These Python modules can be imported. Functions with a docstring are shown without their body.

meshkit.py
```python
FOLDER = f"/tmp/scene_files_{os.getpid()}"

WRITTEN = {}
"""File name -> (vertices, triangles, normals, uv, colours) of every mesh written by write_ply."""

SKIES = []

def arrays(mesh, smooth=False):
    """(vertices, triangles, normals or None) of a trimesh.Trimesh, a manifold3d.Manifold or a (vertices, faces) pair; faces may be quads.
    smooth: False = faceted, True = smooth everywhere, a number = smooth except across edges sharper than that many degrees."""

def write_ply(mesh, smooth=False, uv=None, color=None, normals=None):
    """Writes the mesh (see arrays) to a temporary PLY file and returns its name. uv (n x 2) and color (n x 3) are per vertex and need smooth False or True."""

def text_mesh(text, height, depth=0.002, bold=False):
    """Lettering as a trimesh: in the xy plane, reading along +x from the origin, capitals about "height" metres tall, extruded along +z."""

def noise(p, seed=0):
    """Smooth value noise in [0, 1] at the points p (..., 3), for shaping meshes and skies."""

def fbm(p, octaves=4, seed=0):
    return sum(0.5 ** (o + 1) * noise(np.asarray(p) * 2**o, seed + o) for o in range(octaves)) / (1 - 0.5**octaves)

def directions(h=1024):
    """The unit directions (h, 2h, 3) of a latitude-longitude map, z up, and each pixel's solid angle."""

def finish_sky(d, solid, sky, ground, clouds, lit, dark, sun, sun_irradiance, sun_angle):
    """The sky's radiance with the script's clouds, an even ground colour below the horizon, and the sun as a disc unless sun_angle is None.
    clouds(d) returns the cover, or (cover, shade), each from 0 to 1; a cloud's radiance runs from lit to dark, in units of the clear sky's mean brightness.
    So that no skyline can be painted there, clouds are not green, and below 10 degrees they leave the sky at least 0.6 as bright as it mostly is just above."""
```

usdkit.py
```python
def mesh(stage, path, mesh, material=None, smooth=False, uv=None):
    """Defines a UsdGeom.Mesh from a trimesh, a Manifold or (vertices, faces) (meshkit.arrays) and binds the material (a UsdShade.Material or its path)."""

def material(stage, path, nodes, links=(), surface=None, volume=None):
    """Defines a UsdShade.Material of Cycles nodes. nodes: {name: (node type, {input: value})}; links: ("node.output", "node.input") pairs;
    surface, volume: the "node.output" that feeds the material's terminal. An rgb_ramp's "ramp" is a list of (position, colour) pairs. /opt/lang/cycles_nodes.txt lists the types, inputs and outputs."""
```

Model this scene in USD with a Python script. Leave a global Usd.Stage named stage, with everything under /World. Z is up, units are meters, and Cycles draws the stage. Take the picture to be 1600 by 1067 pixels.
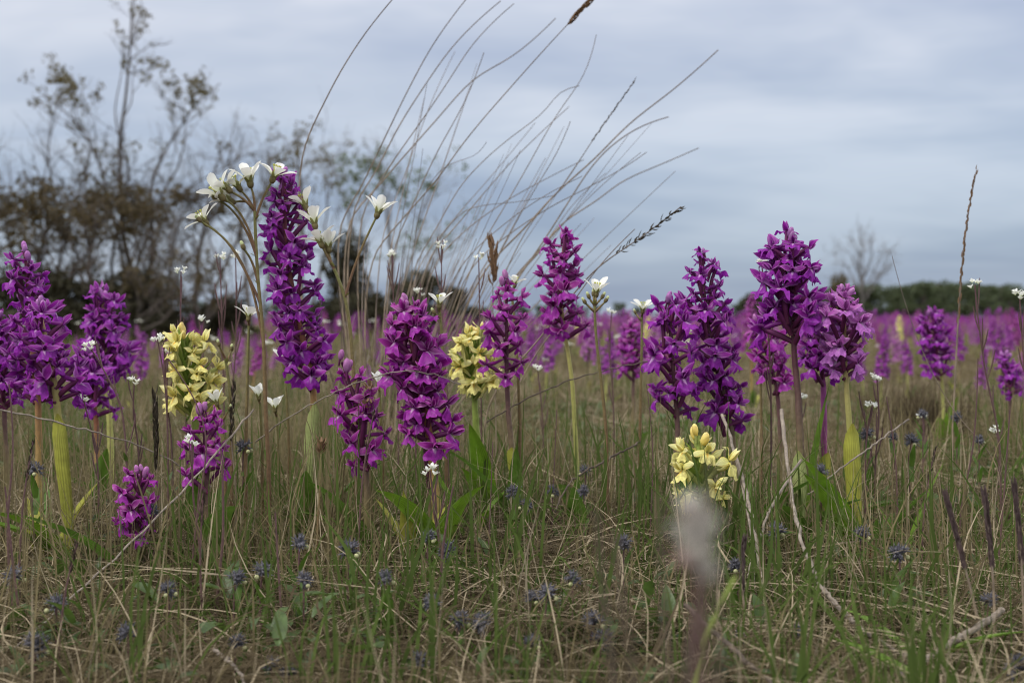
import math
import numpy as np
import usdkit, meshkit
from pxr import Usd, UsdGeom, UsdLux, UsdShade, Gf, Sdf, Vt

stage = Usd.Stage.CreateInMemory()
UsdGeom.SetStageUpAxis(stage, 'Z')
UsdGeom.SetStageMetersPerUnit(stage, 1.0)
UsdGeom.Xform.Define(stage, '/World')
UsdGeom.Scope.Define(stage, '/World/Looks')
M = {}
def mat(name, nodes, links, surface):
    M[name] = usdkit.material(stage, '/World/Looks/' + name, nodes, links, surface=surface)
    return M[name]

# ------------------------------------------------------------------ camera
CAM = np.array([0.0, 0.0, 0.17])
FPX = 2222.2                       # focal length in pixels of the 1600 px photograph (50 mm on 36 mm)
HORIZON = 500.0
PITCH = math.atan((533.5 - HORIZON) / FPX)
cam = UsdGeom.Camera.Define(stage, '/World/camera')
cam.CreateFocalLengthAttr(50.0)
cam.CreateHorizontalApertureAttr(36.0)
cam.CreateVerticalApertureAttr(36.0 * 682 / 1024)
cam.CreateClippingRangeAttr((0.02, 5000.0))
cam.CreateFStopAttr(14.0)
cam.CreateFocusDistanceAttr(0.90)
cam.CreateExposureAttr(1.12)
cam.AddTranslateOp().Set(Gf.Vec3d(*CAM))
cam.AddRotateXOp().Set(90.0 - math.degrees(PITCH))

# ------------------------------------------------------------------ sky and sun
SUN_AZ, SUN_EL = math.radians(-125), math.radians(48)     # atan2(x, y): behind the camera, to the left
sd = np.array([math.sin(SUN_AZ) * math.cos(SUN_EL), math.cos(SUN_AZ) * math.cos(SUN_EL), math.sin(SUN_EL)])
dome = UsdLux.DomeLight.Define(stage, '/World/sky')
dome.GetPrim().SetCustomDataByKey('kind', 'structure')
mat('sky_look', {
    'tc': ('texture_coordinate', {}),
    'sep': ('separate_xyz', {}),
    'zc': ('math', {'math_type': 'maximum', 'value2': 0.0}),
    'za': ('math', {'math_type': 'add', 'value2': 0.10}),
    'dx': ('math', {'math_type': 'divide'}), 'dy': ('math', {'math_type': 'divide'}),
    'cv': ('combine_xyz', {}),
    'mp': ('mapping', {'location': (3.1, 0.75, 0), 'rotation': (0, 0, 0.35), 'scale': (0.19, 0.36, 1)}),
    'n1': ('noise_texture', {'scale': 1.0, 'detail': 7, 'roughness': 0.55, 'distortion': 0.6}),
    'mp2': ('mapping', {'location': (1.3, 7.7, 0), 'rotation': (0, 0, 0.12), 'scale': (3.6, 3.6, 13.0)}),
    'n2': ('noise_texture', {'scale': 1.0, 'detail': 4, 'roughness': 0.5, 'distortion': 0.2}),
    'mixn': ('mix_float', {'fac': 0.5}),
    'el': ('rgb_ramp', {'ramp': [(0.0, (1.42, 1.74, 2.32)), (0.05, (1.46, 1.78, 2.36)), (0.11, (2.0, 2.28, 2.8)), (0.20, (2.75, 2.9, 3.3)), (0.4, (4.2, 4.3, 4.6)), (1.0, (6.4, 6.4, 6.5))]}),
    'cr': ('rgb_ramp', {'ramp': [(0.0, (0.62, 0.68, 0.79)), (0.40, (0.74, 0.79, 0.89)), (0.48, (0.97, 0.99, 1.02)), (0.56, (1.28, 1.24, 1.19)), (0.66, (1.44, 1.37, 1.29)), (1.0, (1.5, 1.42, 1.33))]}),
    'cloud': ('mix_color', {'blend_type': 'multiply', 'fac': 1.0}),
    'skyt': ('sky_texture', {'sky_type': 'single_scattering', 'sun_disc': False, 'sun_elevation': SUN_EL, 'sun_rotation': SUN_AZ}),
    'cm': ('mix_color', {'fac': 0.90}),
    'bg': ('background_shader', {'strength': 0.10}),
}, [('tc.generated', 'sep.vector'), ('sep.z', 'zc.value1'), ('zc.value', 'za.value1'), ('sep.x', 'dx.value1'), ('za.value', 'dx.value2'), ('sep.y', 'dy.value1'), ('za.value', 'dy.value2'),
    ('dx.value', 'cv.x'), ('dy.value', 'cv.y'), ('cv.vector', 'mp.vector'), ('mp.vector', 'n1.vector'), ('tc.generated', 'mp2.vector'), ('mp2.vector', 'n2.vector'),
    ('n1.fac', 'mixn.a'), ('n2.fac', 'mixn.b'), ('mixn.result', 'cr.fac'), ('zc.value', 'el.fac'), ('el.color', 'cloud.a'), ('cr.color', 'cloud.b'),
    ('skyt.color', 'cm.a'), ('cloud.result', 'cm.b'), ('cm.result', 'bg.color')], 'bg.background')
UsdShade.MaterialBindingAPI.Apply(dome.GetPrim()).Bind(M['sky_look'])
sun = UsdLux.DistantLight.Define(stage, '/World/sun')
sun.CreateNormalizeAttr(True)
sun.CreateIntensityAttr(0.30)
sun.CreateAngleAttr(25.0)
sun.CreateColorAttr(Gf.Vec3f(1.0, 0.96, 0.90))
# -z axis looks along -sd
zax = Gf.Vec3d(*sd); up = Gf.Vec3d(0, 0, 1)
xax = Gf.Cross(up, zax).GetNormalized(); yax = Gf.Cross(zax, xax)
sun.AddTransformOp().Set(Gf.Matrix4d(*xax, 0, *yax, 0, *zax, 0, 0, 0, 10, 1))

# ------------------------------------------------------------------ helpers
cp, sp = math.cos(PITCH), math.sin(PITCH)
def at(px, py, D):
    """The world point seen at a pixel of the photograph, D metres ahead of the camera."""
    a, b = (px - 800.0) / FPX, -(py - 533.5) / FPX
    d = np.array([a, cp + b * sp, -sp + b * cp])
    return CAM + d * (D / d[1])
def ground_z(x, y):
    x, y = np.asarray(x, float), np.asarray(y, float)
    r = np.hypot(x, y)
    p = np.stack([x * 5, y * 5, 0 * x], -1)
    q = np.stack([x * 0.7, y * 0.7, 0 * x + 4], -1)
    amp = np.clip((r - 0.1) / 0.6, 0, 1)
    return amp * ((meshkit.fbm(p, 3, 5) - 0.5) * 0.022 + (meshkit.fbm(q, 2, 9) - 0.5) * 0.03 * np.clip(3 / np.maximum(r, .1), .25, 1))
def gpt(x, y, dz=0.0):
    return np.array([x, y, float(ground_z(x, y)) + dz])

names = {}
def numbered(parent, name):
    k = (parent, name)
    n = names.get(k, 0); names[k] = n + 1
    return parent + '/' + (name if n == 0 else f'{name}_{n:03d}')
def setdata(prim, label=None, cat=None, group=None, kind=None):
    for k, v in (('label', label), ('category', cat), ('group', group), ('kind', kind)):
        if v: prim.SetCustomDataByKey(k, v)
def thing(name, label, cat, group=None, loc=(0, 0, 0), rz=0.0, scale=1.0, kind=None):
    x = UsdGeom.Xform.Define(stage, numbered('/World', name))
    if loc is not None:
        x.AddTranslateOp().Set(Gf.Vec3d(*map(float, loc)))
        x.AddRotateZOp().Set(math.degrees(rz))
        if np.ndim(scale) or scale != 1.0:
            x.AddScaleOp().Set(Gf.Vec3f(*np.broadcast_to(scale, 3).astype(float)))
    setdata(x.GetPrim(), label, cat, group, kind)
    return str(x.GetPath())
class MB:
    """Collects vertices, triangles and uv of one mesh."""
    def __init__(s): s.v, s.f, s.uv, s.n = [], [], [], 0
    def add(s, v, f, uv=None, T=None):
        v = np.asarray(v, float)
        if T is not None: v = v @ T[:3, :3].T + T[:3, 3]
        s.v.append(v); s.f.append(np.asarray(f, int) + s.n); s.uv.append(np.zeros((len(v), 2)) if uv is None else np.asarray(uv, float)); s.n += len(v)
        return s
    def build(s, parent, name, m, origin=None, smooth=True, label=None, top=None):
        v = np.vstack(s.v); f = np.vstack(s.f); uv = np.vstack(s.uv)
        if origin is not None: v = v - np.asarray(origin)
        pm = usdkit.mesh(stage, numbered(parent, name), (v, f), M[m], smooth=smooth, uv=uv)
        pm.CreateDoubleSidedAttr(True)
        if label: pm.GetPrim().SetCustomDataByKey('label', label)
        if top: setdata(pm.GetPrim(), *top)
        return pm
def catmull(pts, n):
    p = np.asarray(pts, float)
    if len(p) == 2: return p[0] + (p[1] - p[0]) * np.linspace(0, 1, n)[:, None]
    from scipy.interpolate import PchipInterpolator, CubicSpline
    d = np.r_[0, np.cumsum(np.linalg.norm(np.diff(p, axis=0), axis=1) + 1e-9)]
    c = CubicSpline(d, p, bc_type='natural')(np.linspace(0, d[-1], n))
    return c if len(p) < 4 else .5 * c + .5 * PchipInterpolator(d, p)(np.linspace(0, d[-1], n))
def tube(points, radii, sides=6, cap=True):
    p = np.asarray(points, float); n = len(p)
    r = np.broadcast_to(np.asarray(radii, float), (n,)) if np.ndim(radii) == 0 or len(np.atleast_1d(radii)) == n else np.interp(np.linspace(0, 1, n), np.linspace(0, 1, len(radii)), radii)
    t = np.gradient(p, axis=0); t /= np.linalg.norm(t, axis=1, keepdims=True) + 1e-12
    ref = np.array([1.0, 0.05, 0.02]) if abs(t[:, 0]).mean() < 0.7 else np.array([0, 1.0, 0.05])
    a = np.cross(t, ref); a /= np.linalg.norm(a, axis=1, keepdims=True) + 1e-12
    b = np.cross(t, a)
    th = np.arange(sides) * 2 * np.pi / sides
    v = (p[:, None] + r[:, None, None] * (np.cos(th)[None, :, None] * a[:, None] + np.sin(th)[None, :, None] * b[:, None])).reshape(-1, 3)
    i, j = np.meshgrid(np.arange(n - 1), np.arange(sides), indexing='ij')
    q = np.stack([i * sides + j, (i + 1) * sides + j, (i + 1) * sides + (j + 1) % sides, i * sides + (j + 1) % sides], -1).reshape(-1, 4)
    f = np.vstack([q[:, [0, 2, 1]], q[:, [0, 3, 2]]])
    uv = np.stack([np.tile(np.arange(sides) / sides, n), np.repeat(np.linspace(0, 1, n), sides)], 1)
    if cap:
        v = np.vstack([v, p[:1], p[-1:]]); uv = np.vstack([uv, [[.5, 0], [.5, 1]]])
        k = np.arange(sides); e = (n - 1) * sides
        f = np.vstack([f, np.stack([k * 0 + n * sides, k, (k + 1) % sides], 1), np.stack([k * 0 + n * sides + 1, e + (k + 1) % sides, e + k], 1)])
    return v, f, uv
def grid_faces(n, m):
    i, j = np.meshgrid(np.arange(n - 1), np.arange(m - 1), indexing='ij')
    a = i * m + j
    q = np.stack([a, a + 1, a + m + 1, a + m], -1).reshape(-1, 4)
    return np.vstack([q[:, [0, 1, 2]], q[:, [0, 2, 3]]])
def petal(L, W, prof='ovate', bend=0.0, cup=0.0, n=6, m=5, wav=0.0, rng=None, fold=0.0):
    """A curved petal or leaf: base at the origin, runs along +x, width along y, upper face +z."""
    t = np.linspace(0, 1, n); s = np.linspace(-1, 1, m)
    w = {'ovate': np.sin(np.pi * np.clip(t, 0, 1) ** 0.75) ** 0.8 * 0.98 + 0.02 + 0.22 * (1 - t) ** 3,
         'obovate': (0.28 + 0.72 * np.sin(np.pi / 2 * np.clip(t * 1.35, 0, 1)) ** 1.4) * np.sqrt(np.clip(1 - np.clip((t - 0.62) / 0.38, 0, 1) ** 2.2, 0.02, 1)),
         'lance': np.clip(0.55 + 1.3 * t, 0, 1) * (1 - t ** 2.2) ** 0.9 + 0.015,
         'strap': np.minimum(1, (1 - t) * 3.2 + 0.04) ** 0.75 * (0.8 + 0.2 * np.sin(np.pi * t))}[prof]
    a = bend * t
    dx = np.r_[0, np.cumsum(np.cos((a[1:] + a[:-1]) / 2))] * L / (n - 1)
    dz = np.r_[0, np.cumsum(np.sin((a[1:] + a[:-1]) / 2))] * L / (n - 1)
    y = s[None] * (W / 2 * w)[:, None]
    h = cup * W * (s[None] ** 2) * w[:, None] + fold * W * np.abs(s[None]) * w[:, None]
    if wav and rng is not None: h = h + wav * W * np.sin(t[:, None] * rng.uniform(5, 9) + rng.uniform(0, 6) + s[None] * 2) * np.abs(s[None]) * np.sin(np.pi * np.clip(t[:, None], 0, 1))
    X = dx[:, None] - h * np.sin(a)[:, None]; Z = dz[:, None] + h * np.cos(a)[:, None]
    v = np.stack([X, y, Z], -1).reshape(-1, 3)
    uv = np.stack(np.broadcast_arrays((s[None] + 1) / 2, t[:, None]), -1).reshape(-1, 2)
    return v, grid_faces(n, m), uv
def frame(o, x, z=(0, 0, 1)):
    """4x4: local x along X, local z near Z, origin o."""
    x = np.asarray(x, float); x = x / np.linalg.norm(x)
    z = np.asarray(z, float) - x * np.dot(z, x)
    if np.linalg.norm(z) < 1e-6: z = np.array([0, 1.0, 0]) - x * x[1]
    z /= np.linalg.norm(z); y = np.cross(z, x)
    T = np.eye(4); T[:3, 0], T[:3, 1], T[:3, 2], T[:3, 3] = x, y, z, o
    return T
def rot(axis, a):
    axis = np.asarray(axis, float); axis /= np.linalg.norm(axis)
    K = np.array([[0, -axis[2], axis[1]], [axis[2], 0, -axis[0]], [-axis[1], axis[0], 0]])
    return np.eye(3) + math.sin(a) * K + (1 - math.cos(a)) * K @ K
import trimesh
_ico = trimesh.creation.icosphere(1)
ICO = (np.array(_ico.vertices), np.array(_ico.faces))
def blob(c, x, L, r, z=(0, 0, 1)):
    v = ICO[0] * [L / 2, r, r]
    return v @ frame((0, 0, 0), x, z)[:3, :3].T + np.asarray(c), ICO[1]
def xf(prim_path, T):
    """Sets a 4x4 (column convention) on an Xform."""
    UsdGeom.Xformable(stage.GetPrimAtPath(prim_path)).AddTransformOp().Set(Gf.Matrix4d(*T.T.ravel().tolist()))

# landmark phrases for labels
LAND = []
used = set()
def place_label(desc, px, py, maxwords=16):
    c = sorted(LAND, key=lambda l: math.hypot(px - l[1], (py - l[2])))
    for tier in ('', 'far '):
        for ph, lx, ly in c[:14]:
            dx, dy = px - lx, py - ly
            h = ('left of' if dx < 0 else 'right of'); v = ('above' if dy < 0 else 'below')
            if abs(dx) > 1.6 * abs(dy): r = h
            elif abs(dy) > 1.6 * abs(dx): r = v
            else: r = v + ' and ' + h
            for pre in (('just ' if math.hypot(dx, dy) < 70 else ''), '') if not tier else (tier,):
                s = f'{desc} {pre}{r} {ph}'
                if s not in used and len(s.split()) <= maxwords:
                    used.add(s); return s
    raise ValueError('no label for ' + desc)

# ------------------------------------------------------------------ materials
def plant(name, ramp, by='island', rough=0.55, trans=0.25, noise=0.35, nscale=120.0, spec=0.3, tint=(1.0, 1.0, 0.75), bump=0.0):
    """Leaf-like material. by: island (random per blade), v (along the part), noise."""
    N = {'g': ('geometry', {}), 'tc': ('texture_coordinate', {}), 'uv': ('separate_xyz', {}), 'r': ('rgb_ramp', {'ramp': ramp}),
         'n': ('noise_texture', {'scale': nscale, 'detail': 3, 'roughness': 0.6}),
         'nr': ('rgb_ramp', {'ramp': [(0.25, (1 - noise,) * 3), (0.75, (1 + noise,) * 3)]}),
         'mul': ('mix_color', {'blend_type': 'multiply', 'fac': 1.0}),
         'p': ('principled_bsdf', {'roughness': rough, 'specular_ior_level': spec}),
         't': ('translucent_bsdf', {}), 'tm': ('mix_color', {'blend_type': 'multiply', 'fac': 1.0, 'b': tint}),
         'mx': ('mix_closure', {'fac': trans})}
    src = {'island': 'g.random_per_island', 'v': 'uv.y', 'u': 'uv.x', 'noise': 'n.fac'}[by]
    L = [('tc.UV', 'uv.vector'), (src, 'r.fac'), ('g.position', 'n.vector'), ('n.fac', 'nr.fac'), ('r.color', 'mul.a'), ('nr.color', 'mul.b'), ('mul.result', 'p.base_color'),
         ('mul.result', 'tm.a'), ('tm.result', 't.color'), ('p.BSDF', 'mx.closure1'), ('t.BSDF', 'mx.closure2')]
    if bump:
        N['b'] = ('bump', {'strength': bump, 'distance': 0.0006}); N['n3'] = ('noise_texture', {'scale': nscale * 5, 'detail': 2})
        L += [('g.position', 'n3.vector'), ('n3.fac', 'b.height'), ('b.normal', 'p.normal')]
    return mat(name, N, L, 'mx.closure')
def lip(name, edge, throat, spot, core=None):
    """Orchid lip: coloured margin, pale throat with spots along the middle."""
    N = {'tc': ('texture_coordinate', {}), 'g': ('geometry', {}), 'uv': ('separate_xyz', {}), 'cx': ('math', {'math_type': 'subtract', 'value2': 0.5}), 'ab': ('math', {'math_type': 'absolute'}),
         'm2': ('math', {'math_type': 'multiply', 'value2': 2.3}), 'ad': ('math', {'math_type': 'add'}), 'r': ('rgb_ramp', {'ramp': [(0.0, core or throat), (0.34, throat), (0.62, edge), (1.0, edge)]}),
         'mp': ('mapping', {'scale': (7, 8, 1)}), 'vo': ('voronoi_texture', {'scale': 1.0, 'feature': 'f1'}), 'vr': ('rgb_ramp', {'ramp': [(0.0, (1, 1, 1)), (0.22, (1, 1, 1)), (0.3, (0, 0, 0))]}),
         'inm': ('rgb_ramp', {'ramp': [(0.0, (1, 1, 1)), (0.42, (1, 1, 1)), (0.58, (0, 0, 0))]}), 'mk': ('mix_color', {'blend_type': 'multiply', 'fac': 1.0}), 'mf': ('rgb_to_bw', {}),
         'cm': ('mix_color', {'b': spot}), 'n': ('noise_texture', {'scale': 420, 'detail': 4, 'roughness': .65}), 'nr': ('rgb_ramp', {'ramp': [(0.25, (.58, .56, .62)), (0.75, (1.42, 1.46, 1.38))]}), 'mul': ('mix_color', {'blend_type': 'multiply', 'fac': 1.0}),
         'p': ('principled_bsdf', {'roughness': 0.5, 'specular_ior_level': 0.3}), 't': ('translucent_bsdf', {}), 'mx': ('mix_closure', {'fac': 0.3})}
    L = [('tc.UV', 'uv.vector'), ('uv.x', 'cx.value1'), ('cx.value', 'ab.value1'), ('ab.value', 'm2.value1'), ('m2.value', 'ad.value1'), ('uv.y', 'ad.value2'), ('ad.value', 'r.fac'), ('ad.value', 'inm.fac'),
         ('tc.UV', 'mp.vector'), ('mp.vector', 'vo.vector'), ('vo.distance', 'vr.fac'), ('vr.color', 'mk.a'), ('inm.color', 'mk.b'), ('mk.result', 'mf.color'), ('mf.val', 'cm.fac'), ('r.color', 'cm.a'),
         ('g.position', 'n.vector'), ('n.fac', 'nr.fac'), ('cm.result', 'mul.a'), ('nr.color', 'mul.b'), ('mul.result', 'p.base_color'), ('mul.result', 't.color'), ('p.BSDF', 'mx.closure1'), ('t.BSDF', 'mx.closure2')]
    return mat(name, N, L, 'mx.closure')

def petal_mat(name, ramp, rim):
    N = {'g': ('geometry', {}), 'tc': ('texture_coordinate', {}), 'uv': ('separate_xyz', {}), 'r': ('rgb_ramp', {'ramp': ramp}),
         'mp': ('mapping', {'scale': (11, 1.6, 1)}), 'ad': ('vector_math', {'math_type': 'add'}), 'sc': ('vector_math', {'math_type': 'multiply', 'vector2': (90, 90, 90)}), 'vn': ('noise_texture', {'scale': 1.0, 'detail': 3, 'roughness': .6}),
         'vr': ('rgb_ramp', {'ramp': [(.25, (.62, .60, .66)), (.5, (1, 1, 1)), (.75, (1.42, 1.5, 1.4))]}), 'm1': ('mix_color', {'blend_type': 'multiply', 'fac': 1.0}),
         'cx': ('math', {'math_type': 'subtract', 'value2': .5}), 'ab': ('math', {'math_type': 'absolute'}), 'er': ('rgb_ramp', {'ramp': [(.30, (0, 0, 0)), (.5, (.42, .42, .42))]}), 'eb': ('rgb_to_bw', {}), 'em': ('mix_color', {'b': rim}),
         'p': ('principled_bsdf', {'roughness': .42, 'specular_ior_level': .4}), 'b': ('bump', {'strength': .5, 'distance': .0004}), 't': ('translucent_bsdf', {}), 'mx': ('mix_closure', {'fac': .32})}
    L = [('tc.UV', 'uv.vector'), ('tc.UV', 'mp.vector'), ('g.position', 'sc.vector1'), ('mp.vector', 'ad.vector1'), ('sc.vector', 'ad.vector2'), ('ad.vector', 'vn.vector'), ('vn.fac', 'vr.fac'), ('uv.y', 'r.fac'), ('uv.x', 'cx.value1'), ('cx.value', 'ab.value1'), ('ab.value', 'er.fac'), ('er.color', 'eb.color'), ('eb.val', 'em.fac'),
         ('r.color', 'em.a'), ('em.result', 'm1.a'), ('vr.color', 'm1.b'), ('m1.result', 'p.base_color'), ('m1.result', 't.color'), ('vn.fac', 'b.height'), ('b.normal', 'p.normal'), ('p.BSDF', 'mx.closure1'), ('t.BSDF', 'mx.closure2')]
    return mat(name, N, L, 'mx.closure')
TONES = {
    'violet': dict(pet=[(0, (.150, .008, .165)), (.5, (.235, .013, .26)), (1, (.36, .040, .37))], edge=(.25, .018, .32), throat=(.58, .34, .60), spot=(.13, .004, .15)),
    'magenta': dict(pet=[(0, (.17, .007, .135)), (.5, (.27, .015, .225)), (1, (.40, .045, .34))], edge=(.30, .022, .31), throat=(.60, .36, .58), spot=(.15, .004, .13)),
    'pale': dict(pet=[(0, (.30, .055, .29)), (.6, (.40, .10, .39)), (1, (.50, .19, .46))], edge=(.42, .13, .46), throat=(.56, .34, .55), spot=(.26, .02, .24)),
    'yellow': dict(pet=[(0, (.60, .56, .15)), (.5, (.74, .70, .27)), (1, (.80, .77, .40))], edge=(.78, .71, .25), throat=(.80, .50, .09), spot=(.58, .22, .03)),
}
for tn, t in TONES.items():
    petal_mat('petal_' + tn, t['pet'], t['throat'])
    lip('lip_' + tn, t['edge'], t['throat'], t['spot'])
plant('ovary_purple', [(0, (.10, .02, .05)), (1, (.15, .02, .12))], 'v', trans=.1)
plant('ovary_green', [(0, (.22, .26, .06)), (1, (.36, .38, .12))], 'v', trans=.2)
plant('bract_purple', [(0, (.12, .05, .05)), (1, (.20, .03, .15))], 'v', trans=.25)
plant('bract_green', [(0, (.12, .20, .03)), (1, (.22, .30, .06))], 'v', trans=.3, noise=.15)
plant('stem_purple', [(0, (.24, .26, .07)), (.3, (.19, .155, .07)), (.5, (.120, .072, .058)), (.65, (.085, .030, .042)), (1, (.07, .012, .04))], 'v', trans=0.0, noise=.3, nscale=260, bump=.4)
plant('stem_rusty', [(0, (.30, .30, .08)), (.35, (.30, .20, .07)), (.6, (.22, .09, .05)), (1, (.12, .02, .06))], 'v', trans=0.0, noise=.25, nscale=260, bump=.4)
plant('stem_pink', [(0, (.24, .26, .08)), (.3, (.22, .06, .12)), (.6, (.26, .06, .20)), (1, (.22, .03, .20))], 'v', trans=0.0, noise=.2, nscale=260, bump=.4)
plant('stem_pale', [(0, (.32, .34, .10)), (.5, (.34, .33, .10)), (1, (.26, .15, .10))], 'v', trans=0.0, noise=.18, nscale=260, bump=.4)
plant('stem_green', [(0, (.20, .26, .05)), (1, (.22, .28, .06))], 'v', trans=0.0, noise=.2, nscale=260, bump=.4)
plant('stem_sax', [(0, (.14, .07, .045)), (.5, (.17, .11, .05)), (1, (.15, .15, .05))], 'v', trans=0.0, noise=.3, nscale=400, bump=.8)
plant('stem_cress', [(0, (.12, .075, .06)), (1, (.10, .05, .055))], 'v', trans=0.0, noise=.3, nscale=400)
def ribbed(name, lo, hi):
    N = {'tc': ('texture_coordinate', {}), 'g': ('geometry', {}), 'uv': ('separate_xyz', {}), 'r': ('rgb_ramp', {'ramp': [(0, lo), (.5, hi), (.92, hi), (1, (hi[0] * .8, hi[1] * .75, hi[2] * .6))]}),
         'w': ('math', {'math_type': 'multiply', 'value2': 75.0}), 'si': ('math', {'math_type': 'sine'}), 'wr': ('rgb_ramp', {'ramp': [(0, (.86, .86, .8)), (1, (1.06, 1.06, 1.04))]}),
         'n': ('noise_texture', {'scale': 90, 'detail': 4, 'roughness': .65}), 'nr': ('rgb_ramp', {'ramp': [(.3, (.75, .75, .7)), (.7, (1.2, 1.2, 1.15))]}), 'm1': ('mix_color', {'blend_type': 'multiply', 'fac': 1}), 'm2': ('mix_color', {'blend_type': 'multiply', 'fac': 1}),
         'b': ('bump', {'strength': .35, 'distance': .0006}), 'p': ('principled_bsdf', {'roughness': .45, 'specular_ior_level': .35}), 't': ('translucent_bsdf', {}), 'mx': ('mix_closure', {'fac': .25})}
    L = [('tc.UV', 'uv.vector'), ('uv.y', 'r.fac'), ('uv.x', 'w.value1'), ('w.value', 'si.value1'), ('si.value', 'wr.fac'), ('si.value', 'b.height'), ('b.normal', 'p.normal'), ('g.position', 'n.vector'), ('n.fac', 'nr.fac'),
         ('r.color', 'm1.a'), ('wr.color', 'm1.b'), ('m1.result', 'm2.a'), ('nr.color', 'm2.b'), ('m2.result', 'p.base_color'), ('m2.result', 't.color'), ('p.BSDF', 'mx.closure1'), ('t.BSDF', 'mx.closure2')]
    mat(name, N, L, 'mx.closure')
ribbed('sheath_pale', (.40, .42, .17), (.36, .41, .17))
ribbed('sheath_yellow', (.40, .40, .09), (.38, .38, .07))
ribbed('leaf_green', (.10, .17, .03), (.09, .17, .025))
ribbed('leaf_bright', (.16, .24, .03), (.13, .24, .02))
plant('petal_white', [(0, (.62, .68, .36)), (.3, (.80, .81, .72)), (1, (.82, .82, .80))], 'v', rough=.5, trans=.35, noise=.04, tint=(1, 1, .97))
plant('calyx_green', [(0, (.15, .12, .05)), (.5, (.22, .22, .07)), (1, (.30, .30, .10))], 'v', trans=.1, noise=.3, nscale=300, bump=.5)
plant('sax_centre', [(0, (.45, .46, .08)), (1, (.55, .52, .10))], 'v', trans=.1)
plant('bud_white', [(0, (.35, .36, .2)), (.5, (.72, .70, .62)), (1, (.78, .77, .74))], 'noise', trans=.2, noise=.1)
plant('bud_grey', [(0, (.045, .045, .058)), (.55, (.105, .102, .122)), (1, (.28, .275, .29))], 'noise', trans=.1, noise=.35, nscale=900, rough=.8)
plant('bud_tip', [(0, (.42, .42, .22)), (1, (.52, .5, .3))], 'island', trans=.1)
def blade_mat(name, ramp, trans=.25):
    mat(name, {'g': ('geometry', {}), 'r': ('rgb_ramp', {'ramp': ramp}), 'd': ('diffuse_bsdf', {}), 't': ('translucent_bsdf', {}), 'mx': ('mix_closure', {'fac': trans})},
        [('g.random_per_island', 'r.fac'), ('r.color', 'd.color'), ('r.color', 't.color'), ('d.BSDF', 'mx.closure1'), ('t.BSDF', 'mx.closure2')], 'mx.closure')
blade_mat('straw', [(0, (.17, .14, .075)), (.2, (.30, .25, .145)), (.55, (.44, .375, .235)), (.8, (.56, .49, .33)), (.97, (.70, .63, .46)), (.975, (.24, .11, .05)), (1, (.24, .11, .05))], .25)
plant('straw_culm', [(0, (.32, .25, .16)), (.45, (.22, .17, .12)), (1, (.12, .095, .085))], 'v', rough=.55, trans=0.0, noise=.45, nscale=90)
blade_mat('straw_pale', [(0, (.34, .28, .19)), (.5, (.50, .43, .31)), (1, (.70, .63, .49))], .15)
blade_mat('straw_dark', [(0, (.08, .062, .038)), (.5, (.18, .145, .09)), (1, (.34, .28, .19))], .15)
blade_mat('grass_green', [(0, (.08, .115, .03)), (.45, (.15, .20, .05)), (.75, (.23, .28, .085)), (1, (.36, .35, .14))], .4)
plant('herb_green', [(0, (.06, .10, .022)), (.7, (.12, .17, .035)), (1, (.20, .20, .06))], 'island', rough=.4, trans=.3, noise=.45, nscale=160, spec=.45, bump=.4)
plant('head_dark', [(0, (.05, .04, .025)), (1, (.13, .10, .06))], 'island', rough=.8, trans=.1, noise=.3)
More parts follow.
